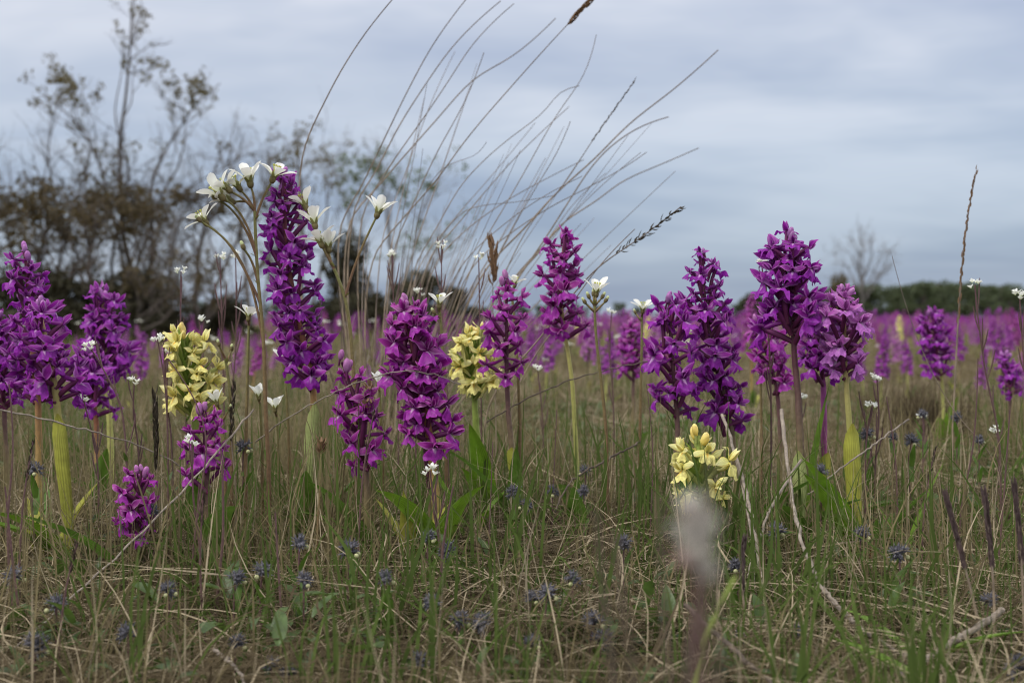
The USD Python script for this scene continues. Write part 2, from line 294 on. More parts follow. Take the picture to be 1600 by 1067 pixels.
plant('head_brown', [(0, (.20, .12, .07)), (1, (.38, .26, .16))], 'island', rough=.8, trans=.2, noise=.3)
plant('head_purple', [(0, (.11, .075, .075)), (1, (.22, .16, .145))], 'island', rough=.8, trans=.2, noise=.3)
plant('twig_grey', [(0, (.15, .12, .095)), (1, (.30, .255, .21))], 'noise', rough=.8, trans=0, noise=.35, nscale=220, bump=.8)
plant('twig_dark', [(0, (.06, .045, .035)), (1, (.13, .10, .075))], 'noise', rough=.8, trans=0, noise=.35, nscale=220, bump=.8)
plant('dead_leaf', [(0, (.10, .04, .02)), (1, (.22, .09, .04))], 'noise', rough=.6, trans=.2, noise=.3)
plant('bark', [(0, (.055, .045, .038)), (1, (.12, .10, .085))], 'noise', rough=.9, trans=0, noise=.4, nscale=14)
plant('bark_grey', [(0, (.10, .09, .085)), (1, (.19, .175, .165))], 'noise', rough=.9, trans=0, noise=.3, nscale=14)
plant('leaf_olive', [(0, (.10, .08, .028)), (.5, (.16, .13, .045)), (1, (.24, .185, .065))], 'island', rough=.6, trans=.3, noise=.3, nscale=3)
plant('leaf_fresh', [(0, (.09, .115, .035)), (.5, (.14, .17, .055)), (1, (.21, .23, .08))], 'island', rough=.6, trans=.3, noise=.3, nscale=2)
plant('leaf_brown', [(0, (.07, .052, .022)), (.6, (.13, .095, .038)), (1, (.19, .13, .05))], 'island', rough=.7, trans=.2, noise=.35, nscale=3)
plant('needle_dark', [(0, (.042, .038, .018)), (.6, (.085, .074, .033)), (1, (.16, .122, .053))], 'island', rough=.7, trans=.1, noise=.35, nscale=3)
plant('tree_far', [(0, (.06, .078, .036)), (.5, (.105, .13, .055)), (1, (.17, .19, .075))], 'island', rough=.7, trans=.15, noise=.35, nscale=.6)
plant('cats_foot', [(0, (.50, .47, .44)), (.5, (.66, .64, .61)), (1, (.78, .77, .74))], 'island', rough=.8, trans=.2, noise=.15)
plant('cats_foot_pink', [(0, (.34, .22, .22)), (1, (.48, .36, .35))], 'island', rough=.8, trans=.2, noise=.15)
mat('soil', {
    'g': ('geometry', {}), 'n1': ('noise_texture', {'scale': 1.3, 'detail': 6, 'roughness': .65}), 'n2': ('noise_texture', {'scale': 38, 'detail': 5, 'roughness': .7}), 'n3': ('noise_texture', {'scale': 260, 'detail': 3}),
    'r1': ('rgb_ramp', {'ramp': [(.3, (.095, .078, .042)), (.5, (.125, .10, .06)), (.7, (.08, .088, .035))]}), 'r2': ('rgb_ramp', {'ramp': [(.28, (.35, .33, .3)), (.5, (.95, .93, .9)), (.72, (1.5, 1.4, 1.25))]}),
    'm': ('mix_color', {'blend_type': 'multiply', 'fac': 1}), 'b': ('bump', {'strength': .8, 'distance': .006}), 'p': ('principled_bsdf', {'roughness': .95, 'specular_ior_level': .1})},
    [('g.position', 'n1.vector'), ('g.position', 'n2.vector'), ('g.position', 'n3.vector'), ('n1.fac', 'r1.fac'), ('n2.fac', 'r2.fac'), ('r1.color', 'm.a'), ('r2.color', 'm.b'), ('m.result', 'p.base_color'), ('n2.fac', 'b.height'), ('b.normal', 'p.normal')], 'p.BSDF')

# ------------------------------------------------------------------ ground
def build_ground():
    th = np.linspace(0, 2 * np.pi, 181)[:-1]
    # finer ahead of the camera
    th = np.sort(np.r_[np.linspace(np.pi / 2 - .75, np.pi / 2 + .75, 150), np.linspace(np.pi / 2 + .8, np.pi / 2 + 2 * np.pi - .8, 60)]) % (2 * np.pi)
    th = np.sort(th)
    r = np.r_[0.02, np.geomspace(0.06, 3, 150), np.geomspace(3.05, 60, 90), np.geomspace(66, 2500, 24)]
    R, T = np.meshgrid(r, th, indexing='ij')
    x, y = R * np.cos(T), R * np.sin(T)
    z = ground_z(x, y) * (R < 60)
    v = np.stack([x, y, z], -1).reshape(-1, 3); n, m = R.shape
    i, j = np.meshgrid(np.arange(n - 1), np.arange(m), indexing='ij')
    a, b = i * m + j, i * m + (j + 1) % m
    q = np.stack([a, a + m, b + m, b], -1).reshape(-1, 4)
    f = np.vstack([q[:, [0, 1, 2]], q[:, [0, 2, 3]]])
    v = np.vstack([v, [0, 0, v[:m, 2].mean()]])
    k = np.arange(m)
    f = np.vstack([f, np.stack([k * 0 + len(v) - 1, k, (k + 1) % m], 1)])
    g = usdkit.mesh(stage, '/World/ground', (v, f), M['soil'], smooth=True)
    setdata(g.GetPrim(), 'dry grassy meadow ground of brown soil and thatch', 'ground', None, 'structure')
build_ground()

# ------------------------------------------------------------------ trees and shrubs
def leaf_quads(c, nrm_rng, size, rng):
    """Small folded leaves (two triangles) at centres c."""
    n = len(c)
    d = rng.normal(size=(n, 3)); d /= np.linalg.norm(d, axis=1, keepdims=True)
    e = np.cross(d, rng.normal(size=(n, 3))); e /= np.linalg.norm(e, axis=1, keepdims=True)
    s = size * rng.uniform(.6, 1.3, (n, 1))
    v = np.stack([c - d * s, c + e * s * .45, c + d * s, c - e * s * .45], 1).reshape(-1, 3)
    k = np.arange(n)[:, None] * 4
    f = np.vstack([k + [0, 1, 2], k + [0, 2, 3]])
    return v, f
def twigs(rng, mb, p0, d0, L, r, depth, ends, droop=0.1, up=0.15, spread=.7):
    n = 5
    pts = [np.array(p0)]; d = np.array(d0, float)
    for i in range(n):
        d = d + rng.normal(size=3) * .16 + np.array([0, 0, up * .2]); d /= np.linalg.norm(d)
        pts.append(pts[-1] + d * L / n)
    mb.add(*tube(pts, np.linspace(r, r * .45, n + 1), 4 if depth else 5, cap=False))
    if depth <= 0:
        ends.append(pts[-1]); ends.append(pts[-2]); return
    for k in range(rng.integers(2, 4) if depth > 1 else 3):
        i = rng.integers(2, n + 1)
        a = d + rng.normal(size=3) * spread; a[2] += up; a /= np.linalg.norm(a)
        twigs(rng, mb, pts[i], a, L * rng.uniform(.5, .75), r * .5, depth - 1, ends, droop, up, spread)
    ends.append(pts[-1])
def limb_tree(name, label, D, limbs, clumps, leafmat, rng, r0=.035, twig_n=9, twigL=.28, leaf_size=.014, leaf_prob=.5, per=9, barkm='bark', depth=2, dspread=.35, up=.25, group=None):
    """limbs: lists of photograph pixels from the foot upwards; clumps: (px, py, radius px, count) of denser foliage."""
    base = gpt(at(limbs[0][0][0], 520, D)[0], D)
    t = thing(name, label, 'tree' if 'tree' in name else 'shrub', group, base)
    sc = D / FPX; ends = []
    for li, l in enumerate(limbs):
        dy = rng.uniform(-dspread, dspread)
        pts = [at(x, y, D) for x, y in l]
        for i, p in enumerate(pts): p[1] += dy * i / (len(pts) - 1)
        if li == 0 or l[0][1] > 515: pts[0] = base + np.r_[rng.normal(size=2) * .04, -.03]
        c = catmull(pts, 26); c[1:] += np.cumsum(rng.normal(size=(25, 3)) * .006 * D / 10, axis=0)
        mb = MB(); rr = r0 * (1 if li == 0 else rng.uniform(.5, .8))
        mb.add(*tube(c, np.linspace(rr, rr * .16, 26), 7))
        tang = np.gradient(c, axis=0)
        for k in range(twig_n):
            i = int(rng.uniform(.25, 1) ** .8 * 25)
            dd = tang[i] / np.linalg.norm(tang[i]) + rng.normal(size=3) * .75; dd[2] += up
            twigs(rng, mb, c[i], dd / np.linalg.norm(dd), twigL * rng.uniform(.6, 1.3), rr * .22, depth, ends, up=up)
        mb.build(t, 'trunk' if li == 0 else 'limb', barkm, base)
    E = np.array(ends); keep = meshkit.noise(E * 2.2, 3) + rng.uniform(-.25, .25, len(E)) > 1 - leaf_prob
    pts = np.repeat(E[keep], per, axis=0); pts = pts + rng.normal(size=pts.shape) * leaf_size * 1.25
    allp = [pts]
    for x, y, rad, n in clumps:
        c = at(x, y, D); c[1] += rng.uniform(-.2, .2)
        q = rng.normal(size=(n, 3)); q /= np.linalg.norm(q, axis=1, keepdims=True); q *= (rng.uniform(0, 1, (n, 1)) ** .5) * rad * sc * [1.1, 1.1, .75]
        q = q[meshkit.noise((q + c) * 14 / (rad * sc * 10), 4) > .42]
        allp.append(c + q)
    v, f = leaf_quads(np.vstack(allp), rng, leaf_size, rng)
    MB().add(v, f).build(t, 'crown', leafmat, base, smooth=False)
    return t
def conifer_shrub(name, label, px, D, top, halfw, rng, matname='needle_dark', size=.022, n=7000, lobes=9, base_y=None, leaf_label=None):
    b = gpt(at(px, 520, D)[0], D); sc = D / FPX
    H = (HORIZON - top) * sc + CAM[2] - b[2]; W = halfw * sc
    t = thing(name, label, 'shrub', None, b)
    mb = MB(); mb.add(*tube([(0, 0, -.02), (.01, 0, H * .3), (0.0, .01, H * .75)], [.03 * H, .01 * H], 6))
    cs = []
    for i in range(lobes):
        a, q = rng.uniform(0, 2 * np.pi), rng.uniform(0, 1) ** .6
        h = H * rng.uniform(.18, 1.0) if i else H * .8
        w = W * (1.05 - .75 * (h / H) ** 1.5)
        c0 = np.array([math.cos(a) * q * w, math.sin(a) * q * w, h * .82])
        cs.append((c0, W * rng.uniform(.28, .5), H * rng.uniform(.14, .22)))
        mb.add(*tube([(0, 0, H * .05), c0 * [.6, .6, .45], c0], [.012 * H, .004 * H], 5))
    for i in range(lobes):
        a = rng.uniform(0, 2 * np.pi); cs.append((np.array([math.cos(a) * W * .62, math.sin(a) * W * .62, H * rng.uniform(.08, .3)]), W * .42, H * .15))
    mb.build(t, 'trunk', 'bark')
    P = []
    for c0, rw, rh in cs:
        k = n // len(cs)
        d = rng.normal(size=(k, 3)); d /= np.linalg.norm(d, axis=1, keepdims=True)
        rad = rng.uniform(.35, 1, (k, 1)) ** .45 * (0.72 + .55 * meshkit.noise(d * 3.1 + c0 * 9, 2))[:, None]
        P.append(c0 + d * rad * [rw, rw, rh])
    P = np.vstack(P); P = P[P[:, 2] > .01]
    v, f = leaf_quads(P, rng, size, rng)
    MB().add(v, f).build(t, 'crown', matname, smooth=False)
    return t
rng = np.random.default_rng(11)
limb_tree('hawthorn_tree', 'tallest sparse tree at left with bare leader and olive leaf tufts against sky', 10.0,
    [[(205, 540), (206, 400), (200, 250), (215, 120), (224, 18)],
     [(200, 540), (188, 420), (165, 330), (132, 240), (100, 190), (52, 156)],
     [(210, 540), (228, 400), (222, 300), (256, 215), (296, 150), (318, 128)],
     [(215, 540), (240, 400), (262, 320), (320, 262), (400, 224)],
     [(195, 540), (150, 430), (112, 330), (106, 248), (128, 165)],
     [(206, 540), (210, 420), (244, 310), (270, 240), (264, 150)],
     [(203, 540), (178, 400), (200, 270), (182, 180), (205, 70)],
     [(212, 540), (262, 430), (285, 330), (330, 290), (372, 240)]],
    [(224, 25, 18, 80), (226, 52, 15, 70), (215, 110, 16, 40), (50, 156, 13, 50), (80, 170, 15, 40), (128, 162, 17, 70), (112, 192, 15, 70), (112, 226, 17, 60), (150, 232, 20, 40), (316, 138, 15, 45), (292, 150, 16, 25),
     (125, 245, 22, 50), (170, 250, 25, 40), (208, 238, 25, 50), (240, 252, 20, 30), (260, 230, 15, 25)],
    'leaf_olive', rng, r0=.026, twig_n=12, twigL=.25, leaf_size=.017, leaf_prob=.16, per=10)
limb_tree('dark_shrub', 'dark twiggy shrub with brown leaf clumps at the left edge', 9.4,
    [[(45, 540), (50, 440), (58, 350), (52, 280)], [(40, 540), (20, 430), (10, 350), (-20, 300)], [(50, 540), (85, 430), (95, 340), (118, 255)], [(42, 540), (-30, 450), (-80, 330)], [(50, 540), (110, 450), (150, 380)]],
    [(52, 290, 26, 260), (75, 330, 26, 240), (40, 335, 28, 200), (100, 368, 22, 140), (20, 305, 20, 120), (60, 400, 45, 300), (-40, 350, 50, 300), (5, 400, 40, 240), (120, 430, 45, 300)],
    'leaf_brown', rng, r0=.028, twig_n=20, twigL=.30, leaf_size=.02, leaf_prob=.20, per=8)
limb_tree('tangled_shrub', 'brown leafed shrub behind the lone white flower left of tallest orchid', 9.8,
    [[(300, 540), (315, 430), (332, 350), (330, 300)], [(296, 540), (270, 420), (240, 350), (226, 300)], [(305, 540), (350, 420), (385, 330), (420, 280)], [(302, 540), (360, 450), (420, 380)], [(298, 540), (240, 450), (200, 380), (185, 318)]],
    [(225, 308, 26, 320), (200, 325, 22, 200), (285, 308, 32, 330), (265, 345, 22, 150), (330, 330, 26, 200), (185, 352, 22, 120), (345, 320, 18, 90), (240, 330, 25, 160), (300, 350, 20, 70)],
    'leaf_brown', rng, r0=.028, twig_n=20, twigL=.30, leaf_size=.02, leaf_prob=.18, per=8)
limb_tree('thorn_shrub', 'dense thorny thicket at the foot of the tallest left tree', 9.0,
    [[(150, 545), (150, 470), (140, 400), (128, 330)], [(155, 545), (180, 460), (196, 390), (205, 350)], [(145, 545), (110, 470), (84, 410), (70, 370)], [(160, 545), (220, 470), (250, 410), (262, 360)], [(150, 545), (130, 480), (100, 440), (30, 400)], [(160, 545), (230, 490), (290, 430), (312, 390)], [(158, 545), (250, 510), (310, 470)], [(140, 545), (60, 500), (10, 450)]],
    [(130, 420, 50, 260), (200, 440, 50, 260), (80, 450, 45, 220), (255, 460, 45, 220), (150, 370, 35, 120), (230, 400, 35, 120)],
    'leaf_brown', rng, r0=.022, twig_n=17, twigL=.28, leaf_size=.018, leaf_prob=.2, per=7)
limb_tree('bare_shrub', 'bare arching shrub between the tallest tree and tallest orchid', 11.5,
    [[(390, 545), (385, 430), (370, 330), (340, 230)], [(395, 545), (420, 420), (450, 300), (500, 225)], [(388, 545), (350, 440), (320, 330), (290, 250)], [(400, 545), (440, 440), (490, 360)]],
    [], 'leaf_olive', rng, r0=.024, twig_n=11, twigL=.34, leaf_size=.014, leaf_prob=.2, per=3, barkm='bark_grey')
limb_tree('birch_tree', 'pale green leafing tree behind the dry grass stalks', 20.0,
    [[(610, 520), (608, 430), (598, 330), (590, 238)], [(612, 520), (640, 420), (660, 340), (688, 282)], [(606, 520), (570, 420), (548, 330), (530, 250)], [(610, 520), (655, 450), (690, 400)]],
    [(548, 275, 24, 200), (575, 258, 20, 160), (600, 275, 24, 180), (625, 290, 24, 180), (655, 278, 20, 120), (672, 292, 16, 80), (560, 310, 22, 120), (590, 300, 22, 130), (535, 250, 18, 80), (640, 315, 20, 70), (670, 375, 22, 60), (600, 240, 14, 50)],
    'leaf_fresh', rng, r0=.05, twig_n=9, twigL=.55, leaf_size=.034, leaf_prob=.3, per=4, barkm='bark_grey')
limb_tree('olive_tree', 'olive brown leafing tree just behind the tallest orchid', 17.0,
    [[(470, 525), (468, 420), (472, 320), (462, 225)], [(472, 525), (500, 420), (515, 320), (520, 240)], [(468, 525), (440, 420), (420, 320), (412, 245)]],
    [(470, 240, 28, 130), (500, 250, 24, 130), (440, 250, 24, 90), (520, 275, 20, 90), (430, 300, 26, 80), (505, 300, 25, 90), (425, 215, 12, 30)],
    'leaf_olive', rng, r0=.045, twig_n=9, twigL=.5, leaf_size=.028, leaf_prob=.3, per=4)
conifer_shrub('juniper_shrub', 'dark rounded juniper behind the orchid with white flower cluster at right', 545, 12.0, 352, 62, rng, n=9000, lobes=12)
conifer_shrub('juniper_shrub', 'dark juniper hump behind the dry grass, left of sky gap', 655, 13.0, 402, 60, rng, n=8000, lobes=12)
conifer_shrub('juniper_shrub', 'low dark juniper mass under the tallest left tree', 205, 9.2, 412, 105, rng, n=13000, lobes=18)
conifer_shrub('juniper_shrub', 'low dark juniper at the foot of the left edge shrub', 60, 8.9, 400, 95, rng, n=11000, lobes=16)
conifer_shrub('juniper_shrub', 'low dark juniper under the bare arching shrub', 350, 10.2, 462, 60, rng, n=7000, lobes=12)
conifer_shrub('juniper_shrub', 'small dark bush on the horizon right of the middle orchids', 1172, 34.0, 457, 34, rng, n=5000, lobes=10, size=.05)
conifer_shrub('juniper_shrub', 'small dark bush on the horizon behind the open purple orchid', 712, 22.0, 446, 34, rng, n=5000, lobes=10, size=.035)
conifer_shrub('juniper_shrub', 'low dark bush on the horizon behind the tall left-centre orchid', 470, 11.2, 466, 36, rng, n=4000, lobes=10)
limb_tree('bare_tree', 'lone leafless round-crowned tree on the right horizon', 62.0,
    [[(1348, 505), (1348, 450), (1350, 410), (1346, 376)], [(1348, 470), (1365, 425), (1385, 380)], [(1348, 465), (1328, 420), (1312, 388)], [(1349, 440), (1362, 400), (1366, 366)], [(1348, 445), (1333, 400), (1328, 372)], [(1348, 458), (1320, 415), (1298, 398)], [(1348, 450), (1378, 405), (1402, 380)], [(1348, 470), (1375, 440), (1396, 420)], [(1348, 462), (1326, 432), (1304, 420)], [(1348, 460), (1378, 425), (1398, 398)], [(1348, 450), (1340, 400), (1352, 364)]],
    [], 'leaf_olive', rng, r0=.060, twig_n=11, twigL=.5, leaf_size=.03, leaf_prob=.12, per=1, barkm='bark_grey', dspread=.9, up=.1)
conifer_shrub('round_shrub', 'small olive shrub beside the lone leafless tree', 1312, 66.0, 412, 20, rng, matname='leaf_olive', size=.09, n=1500, lobes=8)

def far_tree_class(k, rng):
    p = f'/World/far_tree_kind_{k}'
    stage.CreateClassPrim(p)
    H = 1.0
    mb = MB(); mb.add(*tube([(0, 0, -.1), (.01, 0, .3), (0, .01, .85)], [.03, .006], 6))
    P = []
    for i in range(14):
        a, q, h = rng.uniform(0, 6.28), rng.uniform(0, .36), rng.uniform(.12, .86)
        q *= 1.0 if h < .6 else .65
        c = np.array([math.cos(a) * q, math.sin(a) * q, h]); mb.add(*tube([(0, 0, h * .6), c], [.012, .004], 4))
        d = rng.normal(size=(150, 3)); d /= np.linalg.norm(d, axis=1, keepdims=True)
        P.append(c + d * rng.uniform(.3, 1, (150, 1)) ** .5 * rng.uniform(.1, .19) * [1, 1, .8])
    mb.build(p, 'trunk', 'bark')
    v, f = leaf_quads(np.vstack(P), rng, .028, rng)
    MB().add(v, f).build(p, 'crown', 'tree_far', smooth=False)
    return p
FT = [far_tree_class(k, np.random.default_rng(70 + k)) for k in range(4)]
def copy_of(cls, name, label, cat, group, loc, rz=0.0, scale=1.0):
    p = thing(name, label, cat, group, loc, rz, scale)
    pr = stage.GetPrimAtPath(p); pr.GetReferences().AddInternalReference(cls); pr.SetInstanceable(True)
    return p
rng = np.random.default_rng(5)
for i, px in enumerate(np.r_[np.linspace(-330, 1290, 66), np.linspace(1285, 1990, 62)]):
    D = rng.uniform(120, 165); px = px + rng.uniform(-12, 12)
    top = np.interp(px, [-400, 700, 900, 1150, 1290, 1330, 1420, 1600, 2000], [462, 472, 474, 466, 450, 444, 435, 441, 436]) + rng.uniform(-4, 8)
    h = (HORIZON - top) / FPX * D + .2
    w = h * rng.uniform(1.1, 1.9)
    if px < 1280: lb, gr = 'dark green tree in the low treeline along the horizon', 'trees of the low far treeline'
    else: lb, gr = 'dark green tree in the taller treeline on the right horizon', 'trees of the right far treeline'
    copy_of(FT[i % 4], 'far_tree', lb, 'tree', gr, (at(px, 500, D)[0], D, 0), rng.uniform(0, 6), (w, w, h))

# ------------------------------------------------------------------ flowers
def orchid_flower_pieces(rng, tone, low=False):
    """Pieces of one orchid flower. Origin on the stem, +x outwards, +z up; metres."""
    yel = tone == 'yellow'
    n, m = (4, 3) if low else (7, 5)
    Lo = .0105 * rng.uniform(.7, 1.35); out = []
    c = np.array([Lo, 0, Lo * .25])
    out.append(('ovary', 'ovary_green' if yel else 'ovary_purple', [tube(catmull([(0, 0, -Lo * .55), (Lo * .55, 0, -.0008), tuple(c)], 3 if low else 6), [.0011, .0015, .0012], 4 if low else 6)]))
    pm = 'petal_' + tone
    j = lambda s=.18: rng.normal(size=3) * s
    g = rng.uniform(.74, 1.14)
    hood = [petal(.0078 * g, .0042 * g, 'ovate', bend=-1.0 + rng.normal() * .2, cup=-.35, n=n, m=m)]
    H = []
    v, f, uv = hood[0]; H.append((v @ frame(c, np.array([.45, 0, .9]) + j(), (-1, 0, .4))[:3, :3].T + c, f, uv))
    for s in (-1, 1):
        v, f, uv = petal(.0068 * g, .0036 * g, 'ovate', bend=-.9, cup=-.3, n=n, m=m)
        T = frame(c, np.array([.6, s * .42, .75]) + j(), (-.7, s * .8, .4)); H.append((v @ T[:3, :3].T + c, f, uv))
    out.append(('hood', pm, H))
    for s in (-1, 1):
        v, f, uv = petal(.0108 * g, .0044 * g, 'ovate', bend=rng.uniform(-1.2, .8), cup=rng.uniform(-.35, .1), n=n, m=m, wav=.22, rng=rng)
        T = frame(c, np.array([rng.uniform(-.1, .5), s * rng.uniform(.55, .95), rng.uniform(.1, .85)]) + j(.1), (.9, s * .1, .35)); out.append(('sepal', pm, [(v @ T[:3, :3].T + c, f, uv)]))
    # three-lobed lip
    nl, ml = (4, 5) if low else (9, 11)
    t = np.linspace(0, 1, nl); s = np.linspace(-1, 1, ml)
    L, W = .0090 * g, (.0124 if not yel else .0098) * g
    ln = .84 + .13 * np.cos(s * np.pi * 1.7) - .10 * np.abs(s) ** 3 + rng.normal(size=ml) * .07
    X = L * t[:, None] * ln[None]
    Y = W / 2 * s[None] * (.28 + .72 * np.sin(np.pi / 2 * np.clip(t * 1.25, 0, 1)))[:, None]
    Zb = -rng.uniform(.02, .42) * W * np.abs(s[None]) ** 1.6 * (.3 + .7 * t[:, None]) - rng.uniform(-.05, .3) * L * t[:, None] ** 2 + .10 * W * np.sin(7 * t[:, None] + 3 * np.abs(s[None]) + rng.uniform(0, 6)) * np.abs(s[None]) + .08 * W * t[:, None] * np.sin(s[None] * 9 + rng.uniform(0, 6))
    v = np.stack(np.broadcast_arrays(X, Y, Zb), -1).reshape(-1, 3)
    uv = np.stack(np.broadcast_arrays((s[None] + 1) / 2, t[:, None]), -1).reshape(-1, 2)
    T = frame(c, np.array([rng.uniform(.35, .85), rng.normal() * .15, -rng.uniform(.45, .95)]), (.8, 0, .6))
    out.append(('lip', 'lip_' + tone, [(v @ T[:3, :3].T + c - [0, 0, .0006], grid_faces(nl, ml), uv)]))
    sp_ = np.array([(0, 0, 0), (-.0055, 0, .0012), (-.0115, rng.normal() * .002, .003 * rng.uniform(0, 1.6))]) * (1.0 if not yel else [.5, 1, -2.6])
    out.append(('spur', pm, [tube(catmull(c + sp_ + [0, 0, -.0005], 3 if low else 6), [.0011, .0014, .0011, .0004], 4 if low else 6)]))
    if yel:
        v, f, uv = petal(.019 * rng.uniform(.7, 1.1), .0055, 'lance', bend=.35, cup=.25, n=6, m=3); T = frame((0, 0, -Lo * .5), (.75, 0, .7), (-.6, 0, .8))
        out.append(('bract', 'bract_green', [(v @ T[:3, :3].T + T[:3, 3], f, uv)]))
    else:
        v, f, uv = petal(.010 * rng.uniform(.7, 1.1), .0024, 'lance', bend=.3, cup=.2, n=4, m=3); T = frame((0, 0, -Lo * .55), (.7, 0, .45), (-.5, 0, .8))
        out.append(('bract', 'bract_purple', [(v @ T[:3, :3].T + T[:3, 3], f, uv)]))
    return out
def bud_pieces(rng, tone):
    yel = tone == 'yellow'
    v, f = blob((.0065, 0, .003), (.7, 0, .7), .0095, .0026)
    uv = np.stack([np.zeros(len(v)), np.clip((v[:, 2]) / .007, 0, 1)], 1)
    return [('ovary', 'ovary_green' if yel else 'ovary_purple', [tube(catmull([(0, 0, -.004), (.003, 0, -.001), (.005, 0, .001)], 4), .0009, 5)]), ('bud', 'petal_' + tone, [(v, f, uv)])]
def write_pieces(path, pieces):
    for nm, mt, parts in pieces:
        mb = MB()
        for p in parts: mb.add(*p)
        mb.build(path, nm, mt)
FL = {}
for tn in TONES:
    FL[tn] = []
    for k in range(13):
        p = f'/World/{tn}_flower_kind_{k}'; stage.CreateClassPrim(p)
        write_pieces(p, orchid_flower_pieces(np.random.default_rng(100 + k + 17 * len(FL)), tn)); FL[tn].append(p)
    p = f'/World/{tn}_bud_kind'; stage.CreateClassPrim(p); write_pieces(p, bud_pieces(np.random.default_rng(3), tn)); FL[tn].append(p)

def sheath(axis, i0, i1, r, tipL, m, t, o, rng, az):
    """A leaf sheath that wraps the stem and ends in a tongue."""
    c = axis[i0:i1]
    n = 14; c = catmull(c, n)
    tt = np.linspace(0, 1, n); mm = 9
    half = np.interp(tt, [0, .5, .8, .93, 1], [2.8, 2.4, 1.7, .9, .10])
    rr = r * np.interp(tt, [0, .35, .7, 1], [.75, .95, 1.1, 1.12])
    ang = az + half[:, None] * np.linspace(-1, 1, mm)[None]
    v = c[:, None] + rr[:, None, None] * np.stack([np.cos(ang), np.sin(ang), 0 * ang], -1)
    uv = np.stack(np.broadcast_arrays(np.linspace(0, 1, mm)[None], tt[:, None]), -1).reshape(-1, 2)
    MB().add(v.reshape(-1, 3), grid_faces(n, mm), uv).build(t, 'sheath_leaf', m, o)
def leaf(t, o, base, az, el, L, W, m, rng, bend=-.5, name='leaf', cup=.25, label=None):
    v, f, uv = petal(L, W, 'lance', bend=bend, cup=cup, n=12, m=5, wav=.05, rng=rng)
    d = np.array([math.cos(az) * math.cos(el), math.sin(az) * math.cos(el), math.sin(el)])
    T = frame(base, d, (-math.cos(az) * math.sin(el), -math.sin(az) * math.sin(el), math.cos(el)))
    MB().add(v, f, uv, T).build(t, name, m, o, label=label)

def orchid(label, D, pts, n, tone, stem='stem_purple', size=1.0, spike=.5, sheath_m=None, sheath_span=None, leaves=2, seed=0, buds=3, name='purple_orchid', stem_r=.0024, aim=None, leaf_m='leaf_green', gap=0.0, sheath_r=2.2, bare=0.0):
    """pts: photograph pixels from the top of the spike to where the stem enters the grass; spike: index (float, in points) where the spike ends."""
    rng = np.random.default_rng(1000 + seed)
    W = [at(x, y, D) for x, y in pts]
    low = W[-1]; d = W[-1] - W[-2]
    bx = low[0] + d[0] / max(1e-3, -d[2]) * low[2] * .3
    base = gpt(bx, D + rng.uniform(-.005, .005))
    ctrl = W + ([base - [0, 0, .004]] if low[2] > base[2] + .004 else [])
    ax = catmull(ctrl[::-1], 60)                     # foot to tip
    ax[1:-1] += np.cumsum(rng.normal(size=(58, 3)) * .00012, axis=0)
    t = thing(name, label, 'orchid', None, base)
    used.add(label); LAND.append(None); LAND.pop()
    r = np.interp(np.linspace(0, 1, 60), [0, .6, 1], [stem_r * 1.0, stem_r * .74, stem_r * .38])
    v, f, uv = tube(ax, r, 9); MB().add(v, f, uv).build(t, 'stem', stem, base)
    # the spike
    zs = at(*spike, D)[2]; i0 = int(np.argmin(abs(ax[:, 2] - zs)))
    top = 59
    az = rng.uniform(0, 6)
    for k in range(n):
        u = (k + .5) / n * (1 - gap) + rng.normal() * .006
        q = np.clip(i0 + (top - i0) * u, 0, 58.9); i = int(q)
        c = ax[i] + (ax[i + 1] - ax[i]) * (q - i)
        az += 2.39996 + rng.normal() * .25
        isbud = k >= n - buds
        s = 1.09 * size * (np.interp(u, [0, .55, .85, 1], [1.05, 1.0, .82, .6])) * rng.uniform(.82, 1.2)
        el = np.interp(u, [0, .5, .9, 1], [-.12, .10, .5, 1.05]) + rng.normal() * .27
        out = np.array([math.cos(az) * math.cos(el), math.sin(az) * math.cos(el), math.sin(el)])
        T = frame(c, out, np.array([0, 0, 1.0]) + rng.normal(size=3) * .12)
        T[:3, :3] *= s * np.array([rng.uniform(.92, 1.1), rng.uniform(.9, 1.1), rng.uniform(.92, 1.1)])
        T[:3, 3] -= base
        p = numbered(t, 'bud' if isbud else 'flower')
        x = UsdGeom.Xform.Define(stage, p); xf(p, T)
        x.GetPrim().GetReferences().AddInternalReference(FL[tone][-1] if isbud else FL[tone][int(rng.integers(0, 13))]); x.GetPrim().SetInstanceable(True)
    if sheath_m:
        za, zb = at(0, sheath_span[1], D)[2], at(0, sheath_span[0], D)[2]
        ia, ib = int(np.argmin(abs(ax[:, 2] - max(za, base[2])))), int(np.argmin(abs(ax[:, 2] - zb)))
        sheath(ax, ia, max(ib, ia + 3), stem_r * sheath_r, .03, sheath_m, t, base, rng, -math.pi / 2 + rng.uniform(-.4, .4))
    for k in range(leaves):
        a = rng.uniform(3.3, 6.1) if k % 2 == 0 else rng.uniform(0, 6.28)
        leaf(t, base, base + [0, 0, .004], a, rng.uniform(.8, 1.35), rng.uniform(.065, .105), rng.uniform(.014, .023), leaf_m, rng, bend=rng.uniform(-1.0, -.3))
    return t, base, ax

